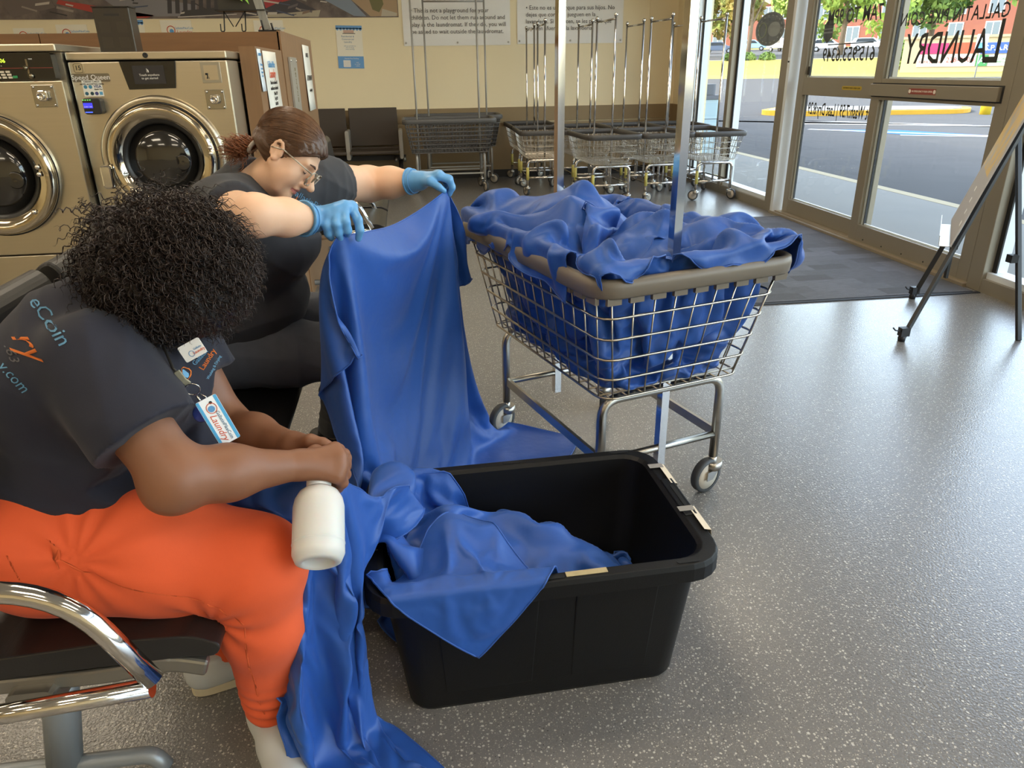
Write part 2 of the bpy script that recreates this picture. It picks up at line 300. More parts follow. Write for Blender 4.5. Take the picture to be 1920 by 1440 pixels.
# ---------------------------------------------------------------- door mat
def carpet():
    m = mat('carpet_mat', (70, 72, 80), .95, sheen=.2); n = m.node_tree.nodes; l = m.node_tree.links; p = n['Principled BSDF']
    tc = node(m, 'ShaderNodeTexCoord'); b1 = node(m, 'ShaderNodeTexBrick', offset=.5); b1.inputs['Scale'].default_value = 1; b1.inputs['Brick Width'].default_value = .27; b1.inputs['Row Height'].default_value = .13; b1.inputs['Mortar Size'].default_value = 0
    b1.inputs['Color1'].default_value = srgb(30, 31, 36); b1.inputs['Color2'].default_value = srgb(74, 76, 84); b1.inputs['Bias'].default_value = 0; l.new(tc.outputs['Object'], b1.inputs[0])
    mp = node(m, 'ShaderNodeMapping'); mp.inputs['Scale'].default_value = (14, 90, 1); l.new(tc.outputs['Object'], mp.inputs[0])
    nz = node(m, 'ShaderNodeTexNoise', i_Scale=1., i_Detail=3.); l.new(mp.outputs[0], nz.inputs[0])
    mx = node(m, 'ShaderNodeMix', data_type='RGBA', blend_type='OVERLAY'); mx.inputs['Factor'].default_value = .95; l.new(b1.outputs[0], mx.inputs['A']); l.new(nz.outputs['Fac'], mx.inputs['B']); l.new(mx.outputs['Result'], p.inputs['Base Color'])
    n2 = node(m, 'ShaderNodeTexNoise', i_Scale=500.); l.new(tc.outputs['Object'], n2.inputs[0]); bn = node(m, 'ShaderNodeBump', i_Strength=.6, i_Distance=.003); l.new(n2.outputs['Fac'], bn.inputs['Height']); l.new(bn.outputs[0], p.inputs['Normal']); return m
dm = thing('door_mat', 'dark grey patterned carpet mat in front of the sliding doors', 'mat', (2.55, 5.45, 0))
MB().box((-1.0, -1.33, .001), (.97, 1.33, .009)).build('carpet', carpet(), dm)
MB().box((-1.03, -1.36, .0005), (1.0, -1.331, .006)).box((-1.03, 1.331, .0005), (1.0, 1.36, .006)).box((-1.03, -1.33, .0005), (-1.001, 1.33, .006)).build('rubber_border', mat('mat_rubber', (44, 46, 50), .7), dm)
# ---------------------------------------------------------------- outside
asph = mat('asphalt', (86, 85, 84), 1.0, spec=.08, var=.12, vscale=1.2, bump=.3, bscale=80)
conc = mat('concrete_walk', (126, 123, 116), .9, var=.08, vscale=2, bump=.2, bscale=90)
grass = mat('dry_grass', (156, 138, 62), .95, var=.2, vscale=1.5, bump=.5, bscale=30, bdist=.03, col2=(140, 136, 62))
yel = mat('yellow_kerb_paint', (206, 154, 34), .7, var=.1, vscale=4); wht = mat('white_road_paint', (176, 176, 172), .9, spec=.1); blu = mat('blue_road_paint', (58, 106, 172), .9, spec=.1)
struct(MB().box((X0 + .1, -30, -.2), (5.55, 60, -.02)).build('floor_sidewalk', conc))
struct(MB().box((5.551, -30, -.2), (5.70, 60, -.018)).build('trim_sidewalk_edge', mat('pale_kerb', (168, 154, 124), .9)))
# lot and rising bank: profile along outward direction n=(.62,.785)
N = Vector((.62, .785, 0)); T = Vector((.785, -.62, 0))
def gz(d):
    for (a, za), (b, zb) in zip(PROF, PROF[1:]):
        if d <= b: return za + (zb - za) * max(0, d - a) / (b - a)
    return PROF[-1][1]
PROF = [(0, -.05), (22, -.05), (40, .15), (56, .55), (60, .75), (66, 1.8), (72, 2.2), (118, 3.0), (190, 6)]
def strip(name, d0, d1, m, z=0, s0=-150, s1=150):
    ds = sorted({d0, d1} | {a for a, _ in PROF if d0 < a < d1}); b = MB()
    vs = []; fs = []
    for d in ds:
        for s in (s0, s1): q = N * d + T * s; vs.append((q.x, q.y, gz(d) + z))
    for i in range(len(ds) - 1): fs.append((2 * i, 2 * i + 1, 2 * i + 3, 2 * i + 2))
    return b.add(vs, fs).build(name, m)
lot = MB().add([(5.7, -30, -.05), (60, -30, -.05), (60, 12, -.05), (30, 20, -.05), (9.5, 40, -.05), (5.7, 50, -.05)], [(0, 1, 2, 3, 4, 5)]).build('floor_parking_lot', asph); struct(lot)
struct(strip('floor_lot_far', 21.5, 56, asph, .0)); struct(strip('floor_grass_bank', 56, 66, grass)); struct(strip('floor_road', 66, 140, asph, .02)); struct(strip('floor_far_ground', 140, 190, grass))
def at_dt(d, s, z=0): q = N * d + T * s; return Vector((q.x, q.y, gz(d) + z))
# island with yellow kerb
isl = thing('kerb_island', 'long rounded parking island with a yellow painted kerb', 'kerb', (0, 0, 0))
path = [Vector((10.6, 22.6, 0)), Vector((11.3, 21.6, 0)), Vector((16.2, 20.6, 0)), Vector((17.5, 22.4, 0)), Vector((12.4, 24.6, 0))]
fp = fillet(path, .9, 6, True); b = MB(); b.prism([(p.x, p.y) for p in fp], .15, Matrix.Translation((0, 0, -.04))); b.build('kerb', yel, isl)
c0 = sum(fp, Vector()) / len(fp); MB().prism([(c0.x + (p.x - c0.x) * .93, c0.y + (p.y - c0.y) * .88) for p in fp], .012, Matrix.Translation((0, 0, .111))).build('island_top', conc, isl)
def paint(name, pts, m, lab, z=-.046, grp=None): o = MB().add([(x, y, z) for x, y in pts], [tuple(range(len(pts)))]).build(name, m); return tag(o, lab, 'road marking', grp)
paint('parking_symbol', [(9.6, 17.2), (10.6, 15.3), (12.1, 14.4), (11.2, 16.4)], blu, 'blue accessible parking square nearest the doors')
paint('parking_symbol', [(10.6, 23.2), (11.4, 21.4), (13.2, 20.5), (12.3, 22.2)], blu, 'blue accessible parking square beside the yellow kerb')
for i, ((xa, ya), (xb, yb), w) in enumerate([((9.45, 17.3), (12.2, 14.2), .12), ((10.4, 15.2), (12.3, 14.1), .1), ((9.9, 19.2), (16, 15.6), .14), ((10.3, 20.2), (17, 16.6), .12), ((10.4, 20.4), (13.6, 17.2), .12), ((12.1, 20.1), (15.6, 17.0), .12), ((13.6, 19.6), (17, 17.8), .12), ((16.6, 20.5), (20, 17.5), .12), ((11.8, 14.0), (15, 12.2), .1), ((12.6, 13.2), (15, 11.6), .12), ((13.2, 31), (22, 27), .16)]):
    d = Vector((xb - xa, yb - ya)).normalized(); n_ = Vector((-d.y, d.x)) * w
    paint('painted_line', [(xa - n_.x, ya - n_.y), (xb - n_.x, yb - n_.y), (xb + n_.x, yb + n_.y), (xa + n_.x, ya + n_.y)], wht, 'white painted parking stripe on the shaded asphalt', -.045, 'parking stripes outside the doors')
bo = thing('bollard', 'short yellow post at the end of the kerb island', 'bollard', (16.3, 20.2, -.05)); MB().lathe([(.14, 0), (.14, .5), (.1, .56), (0, .58)], 16).build('post', mat('yellow_post', (206, 172, 34), .6), bo)
# waste bin outside the window
tb = thing('trash_bin', 'pale blue outdoor waste bin with a grey lid beyond the carts', 'bin', (5.0, 12.9, -.02))
MB().rbox((-.25, -.25, 0), (.25, .25, .86), .05).build('body', mat('bin_blue', (176, 198, 204), .6), tb); MB().rbox((-.27, -.27, .865), (.27, .27, .93), .06).build('lid_rim', mat('bin_grey', (96, 100, 108), .6), tb); MB().rbox((-.2, -.2, .935), (.2, .2, 1.1), .06).build('lid_hood', MATS['bin_grey'], tb); MB().box((-.252, -.252, .55), (.252, .252, .56)).build('band', MATS['bin_grey'], tb)
# cars on the road
def car(label, d, s, rz, col, truck=False, group=None):
    p = at_dt(d, s, .02); t = thing('pickup_truck' if truck else 'car', label, 'car', p, rz, group)
    paint_ = mat('car_paint_%d_%d_%d' % col, col, .3, coat=.6); gl = mat('car_glass', (52, 60, 68), .15); ty = mat('tyre', (26, 26, 26), .8)
    if truck: prof = [(-2.6, .45), (-2.6, 1.05), (-.7, 1.08), (-.5, 1.78), (.9, 1.78), (1.35, 1.15), (2.5, 1.02), (2.6, .45)]
    else: prof = [(-2.3, .4), (-2.35, 1.0), (-1.9, 1.58), (.4, 1.6), (1.2, 1.05), (2.15, .9), (2.3, .4)]
    M = frame((0, .9, 0), (1, 0, 0), (0, 0, 1)); MB().prism(prof, 1.8, M).build('body', paint_, t, bevel=.06)
    g = [(-.42, 1.15), (-.34, 1.68), (.8, 1.68), (1.15, 1.15)] if truck else [(-1.75, 1.08), (-1.55, 1.5), (.3, 1.5), (.85, 1.08)]
    for s_ in (.905, -.897): MB().prism(g, .008, frame((0, s_, 0), (1, 0, 0), (0, 0, 1))).build('window', gl, t)
    for x in (-1.45, 1.45):
        for y in (-.82, .82):
            w = MB().lathe([(.2, -.1), (.34, -.1), (.34, .1), (.2, .1)], 16, frame((x, y, .34), (1, 0, 0), (0, 0, 1))).build('wheel', ty, t); MB().lathe([(.2, -.102), (.2, .102)], 12, frame((x, y, .34), (1, 0, 0), (0, 0, 1))).build('hub', mat('hub', (150, 150, 150), .4), w)
    return t
az = math.atan2(T.y, T.x)
WHT = (200, 200, 200)
car('white pickup truck parked on the road left of the door post', 125, -26.6, az + 2.5, WHT, True)
car('white car behind the phone number, nearer the door post', 118, -19.0, az + .1, WHT); car('white sport utility car to the right of the tree trunk', 117, -13.6, az + .05, WHT)
car('blue-grey van behind the cart poles', 122, -35.3, az + .3, (92, 104, 124)); car('light blue and white van behind the round sticker', 132, -32.8, az + .2, (150, 196, 224))
# trees
bark = mat('bark', (132, 112, 92), .9, var=.2); 
def leafm(n_, c1, c2): return mat(n_, c1, .7, var=.5, vscale=.9, col2=c2)
LG = [leafm('leaf_green', (112, 140, 52), (168, 188, 84)), leafm('leaf_olive', (126, 138, 62), (176, 150, 78)), leafm('leaf_dark', (82, 112, 46), (134, 156, 70))]
def tree(label, d, s, h, r, k, tr=.22, n=2600, ls=.34, base=None):
    p = at_dt(d, s); t = thing('tree', label, 'tree', p); q = np.random.default_rng(int(d * 7 + s * 3) % 9999)
    b = MB(); b.tube([(0, 0, -.1), (.1, .05, h * .3), (0, 0, h * .62)], [tr, tr * .8, tr * .4], 8)
    for j in range(5):
        a = j * 1.26; b.tube([(0, 0, h * (.28 + .05 * j)), (r * .45 * math.cos(a), r * .45 * math.sin(a), h * (.55 + .05 * j))], [tr * .45, tr * .15], 6)
    b.build('trunk', bark, t)
    cs = [(q.normal(0, r * .45), q.normal(0, r * .45), h * .56 + q.normal(0, h * .16), r * q.uniform(.38, .62)) for _ in range(9)]
    pos = []
    for i in range(n):
        c = cs[i % 9]; v = q.normal(size=3); v /= np.linalg.norm(v); pos.append(np.array(c[:3]) + v * c[3] * q.uniform(.75, 1.05))
    pos = np.array(pos); a = q.normal(size=(n, 3)); a /= np.linalg.norm(a, axis=1)[:, None]; c = q.normal(size=(n, 3)); c = np.cross(a, c); c /= np.linalg.norm(c, axis=1)[:, None]
    sc = ls * q.uniform(.6, 1.3, (n, 1)); vs = np.stack([pos - a * sc, pos + c * sc * .55, pos + a * sc, pos - c * sc * .55], 1).reshape(-1, 3)
    me = bpy.data.meshes.new('foliage'); me.from_pydata(vs.tolist(), [], [(4 * i, 4 * i + 1, 4 * i + 2, 4 * i + 3) for i in range(n)]); o = obj('foliage', me, LG[k], t); o['kind'] = 'stuff'
tree('yellowing street tree seen left of the round sticker', 68, -17.2, 8, 2.2, 1, .2, 1500, .26); tree('leaning pale tree behind the cart poles', 71, -21.6, 9, 3.0, 1, .25)
tree('leafy green tree between the round sticker and the door post', 80, -16.2, 11, 2.6, 0, .2, 1800, .28); tree('broad green tree above the white cars in the left door pane', 70, -10.3, 9.5, 3.6, 0, .24, 3600, .28)
tree('dense green tree above the roadside sign', 84, -4.8, 11, 4.4, 2, .3, 3600); tree('tall dark tree at the right edge of the doors', 72, 5.4, 12, 4.6, 2, .3, 3000)
def bush(label, d, s, r, h, k=0, n=700):
    p = at_dt(d, s); q = np.random.default_rng(int(d * 11 + s * 5) % 9999); v = q.normal(size=(n, 3)); v /= np.linalg.norm(v, axis=1)[:, None]; v[:, 2] = abs(v[:, 2]); pos = v * [r, r, h] * q.uniform(.8, 1.05, (n, 1))
    a = q.normal(size=(n, 3)); a /= np.linalg.norm(a, axis=1)[:, None]; c = np.cross(a, q.normal(size=(n, 3))); c /= np.linalg.norm(c, axis=1)[:, None]; sc = .16
    vs = np.stack([pos - a * sc, pos + c * sc * .6, pos + a * sc, pos - c * sc * .6], 1).reshape(-1, 3)
    t = thing('bush', label, 'bush', p); me = bpy.data.meshes.new('foliage'); me.from_pydata(vs.tolist(), [], [(4 * i, 4 * i + 1, 4 * i + 2, 4 * i + 3) for i in range(n)]); o = obj('foliage', me, LG[k], t); o['kind'] = 'stuff'
    MB().tube([(0, 0, -.05), (0, 0, h * .6)], .04, 5).build('stem', bark, t)
bush('green bush at the left end of the roadside sign', 62, -5.3, .8, 1.9)
for i, s_ in enumerate((-18.2, -16.7, -15.2)): bush('low dark shrub in the planting bed beyond the sidelite', 66.3, s_, .6, .5, 2, 300)
for o in bpy.data.objects:
    if o.get('label', '').startswith('low dark'): o['group'] = 'shrubs in the planting bed'
brick = mat('brick_far', (146, 88, 70), .9, var=.08, vscale=.8); bwin = mat('far_window', (112, 122, 128), .25); bfr = mat('far_window_frame', (232, 228, 218), .6); roofm = mat('far_roof', (170, 158, 138), .8)
def building(label, d, s0, s1, h, dep, wins):
    p = at_dt(d, (s0 + s1) / 2, -.5); t = thing('brick_building', label, 'building', p, az); w = (s1 - s0) / 2
    MB().box((-w, 0, 0), (w, dep, h)).build('wall', brick, t); MB().box((-w - .3, -.3, h + .01), (w + .3, dep + .3, h + 1.2)).build('roof', roofm, t)
    for (x, z, ww, hh) in wins:
        f = MB().box((x - ww / 2 - .14, -.06, z - .14), (x + ww / 2 + .14, -.001, z + hh + .14)).build('window', bfr, t)
        MB().box((x - ww / 2, -.09, z), (x + ww / 2, -.061, z + hh)).build('pane', bwin, f); MB().box((x - .06, -.11, z), (x + .06, -.091, z + hh)).build('glazing_bar', bfr, f)
building('red brick building with white windows behind the round sticker', 150, -46, -30.5, 7.6, 14, [(x, z, 1.7, 1.9) for x in (-5.5, -1.5, 3.2, 6) for z in (1.6, 5.2)])
building('long red brick building behind the trees and the white cars', 146, -28, 26, 7.8, 14, [(x, z, 1.8, 2.2) for x in (-24, -19, -14, -9, -4, 1, 6, 11, 16, 21) for z in (1.2, 4.8)])
# roadside sign wall with panels
sw = thing('sign_wall', 'low cream roadside sign wall covered with shop panels', 'sign', at_dt(60.5, 0), az)
MB().box((-4.9, -.25, -.4), (1.5, .25, 2.0)).box((-5.0, -.33, 2.0), (1.6, .33, 2.15)).build('wall', mat('sign_wall_cream', (172, 154, 122), .8), sw)
def panel(x0, z0, x1, z1, col, txt=None, size=.5, tcol=(240, 240, 240), **kw):
    g = gz(60.5); b = MB().box((x0, -.30, z0 - g), (x1, -.251, z1 - g)).build('sign_panel', mat('sign_%d_%d_%d' % col, col, .6), sw)
    if txt: text('panel_lettering', txt, size, mat('letters_%d_%d_%d' % tcol, tcol, .6), b, frame(((x0 + x1) / 2, -.305, (z0 + z1) / 2 - g), (1, 0, 0), (0, 0, 1)), **kw)
panel(-3.9, 1.92, -2.25, 2.56, (170, 36, 88)); panel(-2.2, 1.92, -.55, 2.56, (186, 76, 46)); panel(-3.95, 1.14, -.55, 1.88, (206, 198, 188), None)
text('panel_lettering', 'PAPA JOHNS', .24, mat('letters_red', (206, 66, 48), .6), sw, frame((-3.15, -.31, 1.42 - gz(60.5)), (1, 0, 0), (0, 0, 1)), bold=.01)
text('panel_lettering', '228-8000', .42, MATS['letters_red'], sw, frame((-1.45, -.31, 1.52 - gz(60.5)), (1, 0, 0), (0, 0, 1)))
panel(-.48, 1.88, 1.4, 2.52, (52, 84, 166), 'S.P.A.R', .44, bold=.012); panel(-.52, 1.14, .12, 1.8, (60, 132, 76), 'A', .6); panel(.15, 1.14, 1.4, 1.8, (186, 190, 176), 'CHECKS CASHED\nCASH HERE CARDS', .16, (60, 120, 66), bold=.01)
# street signs
sp = thing('sign_post', 'thin grey post with white parking signs in front of the sign wall', 'sign', at_dt(52, -.35), az); MB().tube([(0, 0, 0), (0, 0, 2.5)], .035, 6).build('post', mat('galvanised_far', (150, 152, 150), .5), sp)
MB().box((-.28, -.06, 1.55), (.28, -.04, 2.35)).build('plate', mat('plate_white', (236, 238, 240), .5), sp); MB().box((-.16, -.075, 1.62), (.16, -.061, 1.92)).build('symbol', mat('plate_blue', (96, 150, 210), .5), sp)
st = thing('stop_sign', 'small red stop sign at the road beside the door stile', 'sign', at_dt(65.5, -6.35), az); MB().tube([(0, 0, 0), (0, 0, 2.2)], .04, 6).build('post', MATS['galvanised_far'], st)
MB().prism([(.4 * math.cos(PI / 8 + k * PI / 4), .4 * math.sin(PI / 8 + k * PI / 4)) for k in range(8)], .02, frame((0, -.05, 2.4), (1, 0, 0), (0, 0, 1))).build('plate', mat('stop_red', (196, 60, 56), .5), st); MB().box((-.35, -.02, 2.95), (.35, .02, 3.15)).build('street_plate', mat('street_green', (60, 140, 110), .5), st)
# ---------------------------------------------------------------- metals and plastics
chrome = mat('chrome', (214, 210, 204), .09, metal=1); steel = mat('zinc_steel', (176, 172, 164), .3, metal=1, var=.1, vscale=20)
brush = mat('brushed_stainless', (200, 190, 170), .33, metal=1, var=.04, vscale=3, aniso=.4, bump=.05, bscale=40, stretch=(1, 60, 60))
brush2 = mat('stainless_side', (176, 174, 168), .3, metal=1); blackp = mat('black_plastic', (20, 20, 21), .4, var=.1); rubber = mat('dark_rubber', (48, 50, 52), .6)
tire = mat('grey_tyre', (62, 64, 66), .6); hubm = mat('hub_beige', (196, 186, 170), .5); wirem = mat('wire_zinc', (186, 176, 160), .28, metal=1); bump_t = mat('taupe_vinyl_bumper', (112, 102, 88), .45, var=.06)
bump_d = mat('dark_vinyl_bumper', (74, 70, 66), .5); greyc = mat('grey_coating', (86, 84, 82), .5)
Rz = lambda a: Matrix.Rotation(a, 4, 'Z'); Tr = lambda x, y, z: Matrix.Translation((x, y, z))
# ---------------------------------------------------------------- carts
def caster(parent, x, y, zt, a, r=.062, hub=hubm, cm=steel):
    M = Tr(x, y, 0) @ Rz(a)
    c = MB().lathe([(.014, zt - .03), (.014, zt)], 10, M).lathe([(.032, zt - .045), (.034, zt - .03), (.032, zt - .015)], 16, M).build('caster', cm, parent)
    off = .028; b = MB()
    for s in (-1, 1): b.add([M @ V(off * q, s * .02, z) for q, z in ((-.35, zt - .045), (1.5, zt - .045), (1.55, r - .012), (.55, r - .012))] + [M @ V(off * q, s * .023, z) for q, z in ((-.35, zt - .045), (1.5, zt - .045), (1.55, r - .012), (.55, r - .012))], [(0, 1, 2, 3), (7, 6, 5, 4), (0, 3, 7, 4), (1, 5, 6, 2), (3, 2, 6, 7), (0, 4, 5, 1)])
    b.build('fork', cm, c)
    W = M @ frame((off, 0, r), (1, 0, 0), (0, 0, 1))
    MB().lathe([(r * .78, -.014), (r * .97, -.013), (r, -.006), (r, .006), (r * .97, .013), (r * .78, .014)], 24, W, caps=False).build('tyre', tire, c)
    MB().lathe([(0, -.013), (r * .2, -.016), (r * .3, -.011), (r * .79, -.012), (r * .79, .012), (r * .3, .011), (r * .2, .016), (0, .013)], 20, W).build('wheel_hub', hub, c)
    return c
def ring(L, Wd, z, r=.05, seg=4): return [V(x, y, z) for x, y in rrect(-Wd / 2, -L / 2, Wd / 2, L / 2, r, seg)]
def cart(label, loc, rz, L=1.0, Wd=.66, zr=.82, Lb=.82, Wb=.5, zb=.45, ztop=1.95, fine=True, bm=bump_t, pm=chrome, wm=wirem, sp=.064, group=None, nh=5, ca=None, legx=.225, legy=.36, bar=True, polesq=True, tape=False, hr0=.003):
    t = thing('laundry_cart', label, 'laundry cart', loc, rz, group)
    # bumper rim with its skirt
    R0 = ring(L, Wd, zr, .06, 5); b = MB(); prof = [(-.010, -.032), (.010, -.032), (.016, -.026), (.019, .0), (.016, .016), (.006, .021), (-.010, .019), (-.016, .0)]
    vs = []; n = len(R0)
    for i in range(n):
        tdir = (R0[(i + 1) % n] - R0[i - 1]).normalized(); nx = V(tdir.y, -tdir.x, 0)
        for o, z in prof: vs.append(R0[i] + nx * o + V(0, 0, z))
    k = len(prof); b.add(vs, [(i * k + j, ((i + 1) % n) * k + j, ((i + 1) % n) * k + (j + 1) % k, i * k + (j + 1) % k) for i in range(n) for j in range(k)], 0, True); b.build('bumper_rim', bm, t)
    basket = bpy.data.objects.new('basket', None); COL.objects.link(basket); basket.parent = t
    fl = lambda f: (Lb + (L - .03 - Lb) * f, Wb + (Wd - .03 - Wb) * f, zb + (zr - .03 - zb) * f)
    wires = []
    hr = .0034 if fine else hr0
    for i in range(nh):
        f = i / nh * 1.0; l_, w_, z_ = fl(f); wires.append((ring(l_ + .008, w_ + .008, z_, .05, 4), hr + .0006, True))
    def vert(x, y, X, Y): wires.append(([V(x, y, zb - .004), V(X, Y, zr - .028)], hr * .8, False))
    nx = max(3, round(Wb / sp)); ny = max(4, round(Lb / sp))
    for i in range(nx + 1):
        f = (i / nx - .5); a = f * (Wb - .06); A = f * (Wd - .09)
        for s in (-1, 1): vert(a, s * Lb / 2, A, s * (L - .03) / 2)
        wires.append(([V(a, -Lb / 2, zb - .004), V(a, Lb / 2, zb - .004)], hr * .8, False))
    for i in range(ny + 1):
        f = (i / ny - .5); a = f * (Lb - .06); A = f * (L - .09)
        for s in (-1, 1): vert(s * Wb / 2, a, s * (Wd - .03) / 2, A)
        wires.append(([V(-Wb / 2, a, zb + .004), V(Wb / 2, a, zb + .004)], hr * .8, False))
    if fine:
        for p, r, c in wires: MB().tube(p, r, 6, c).build('wire', wm, basket)
        hk = MB().prism([(y, z) for y, z in ((-.012, -.05), (.012, -.05), (.012, 0), (-.012, 0))], .004)
        for i in range(ny + 1):
            y = ((i / ny) - .5) * (L - .09)
            for s in (-1, 1): MB().box((s * (Wd / 2 - .004) - .006, y - .024, zr - .05), (s * (Wd / 2 - .004) + .006, y + .024, zr - .028)).build('skirt_tab', bm, basket)
        for i in range(nx + 1):
            x = ((i / nx) - .5) * (Wd - .09)
            for s in (-1, 1): MB().box((x - .022, s * (L / 2 - .004) - .006, zr - .05), (x + .022, s * (L / 2 - .004) + .006, zr - .028)).build('skirt_tab', bm, basket)
    else:
        b = MB()
        for p, r, c in wires: b.tube(p, r, 4, c, caps=False)
        bpy.data.objects.remove(basket); basket = b.build('basket', wm, t)
    zt = .128 if zr > .75 else .115; zu = zb - .028; lr = .0155
    for s in (-1, 1):
        MB().tube(fillet([V(-legx, s * legy, zt), V(-legx, s * legy, zu), V(legx, s * legy, zu), V(legx, s * legy, zt)], .06, 6), lr, 10).build('leg', steel if fine else pm, t)
        MB().tube([V(-legx, s * legy, zt + .085), V(legx, s * legy, zt + .085)], lr * .8, 8).build('cross_bar', steel if fine else pm, t)
        MB().rectbar([V(s * legx, -legy, zt + .09), V(s * legx, legy, zt + .09)], .012 if fine else .016, .032 if fine else .016).build('side_bar', steel if fine else pm, t)
        hw = .0135 if polesq else .011
        if polesq: pb = MB().rectbar([V(0, s * (legy - .0), zt + .0), V(0, s * (legy), ztop)], 2 * hw, 2 * hw, (1, 0, 0))
        else: pb = MB().tube([V(0, s * (legy - .03), zt + .07), V(0, s * (legy - .03), ztop)], hw, 8).lathe([(hw * 1.5, 0), (hw * 1.7, .02), (hw * .8, .035)], 10, Tr(0, s * (legy - .03), ztop))
        pb.build('pole', pm, t)
        if tape: MB().tube([V(-legx, s * legy, zt + .06), V(-legx, s * legy, zt + .2)], lr * 1.12, 8).build('yellow_tape', mat('yellow_tape', (190, 178, 96), .6), t)
    MB().tube([V(0, -legy + (0 if polesq else .03), ztop - .02), V(0, legy - (0 if polesq else .03), ztop - .02)], .010, 8).build('top_bar', pm, t)
    ca = ca or [rnd.uniform(0, 6.28) for _ in range(4)]
    for i, (sx, sy) in enumerate(((-1, -1), (1, -1), (1, 1), (-1, 1))): caster(t, sx * legx, sy * legy, zt, ca[i], .062 if zr > .75 else .055)
    return t
cart('large wire laundry cart heaped with blue cloth, taupe rim', (.645, 2.385, 0), math.radians(16.7), ca=[2.6, math.radians(190), 1.0, math.radians(200)], ztop=1.95)
small = dict(L=.88, Wd=.57, zr=.70, Lb=.72, Wb=.44, zb=.42, ztop=1.82, fine=False, bm=bump_d, sp=.05, nh=4, legx=.20, legy=.33, polesq=False, tape=True)
P = 'parked wire cart with chrome poles '
for i, (x, y, a, lab) in enumerate([(1.56, 8.96, -2, P + 'standing next to the grey carts'), (2.10, 8.18, 4, P + 'right of the big cart\'s left pole'), (2.70, 8.22, 3, P + 'left of the big cart\'s right pole'), (3.27, 8.24, 4, P + 'closest to the window glass'),
        (1.58, 9.86, 0, P + 'against the wall under the Spanish banner'), (2.10, 9.12, 2, P + 'in the middle of the second row'), (2.69, 9.14, 2, P + 'in the second row right of middle'), (3.285, 9.22, 0, P + 'in the corner beside the window')]):
    cart(lab, (x, y, 0), math.radians(a), group='small wire carts parked along the wall', **small)
gk = dict(L=1.06, Wd=.58, zr=.82, Lb=.9, Wb=.42, zb=.46, ztop=2.14, fine=False, bm=greyc, pm=mat('pale_grey_tube', (160, 156, 148), .45, metal=.3), wm=greyc, sp=.042, nh=7, legx=.21, legy=.40, group='tall grey coated carts', hr0=.0055)
cart('tall grey coated cart with pale poles, front one by the wall chairs', (.50, 9.30, 0), PI / 2, **gk, polesq=False); cart('tall grey coated cart behind the front grey cart', (.66, 9.98, 0), PI / 2, **gk, polesq=False)
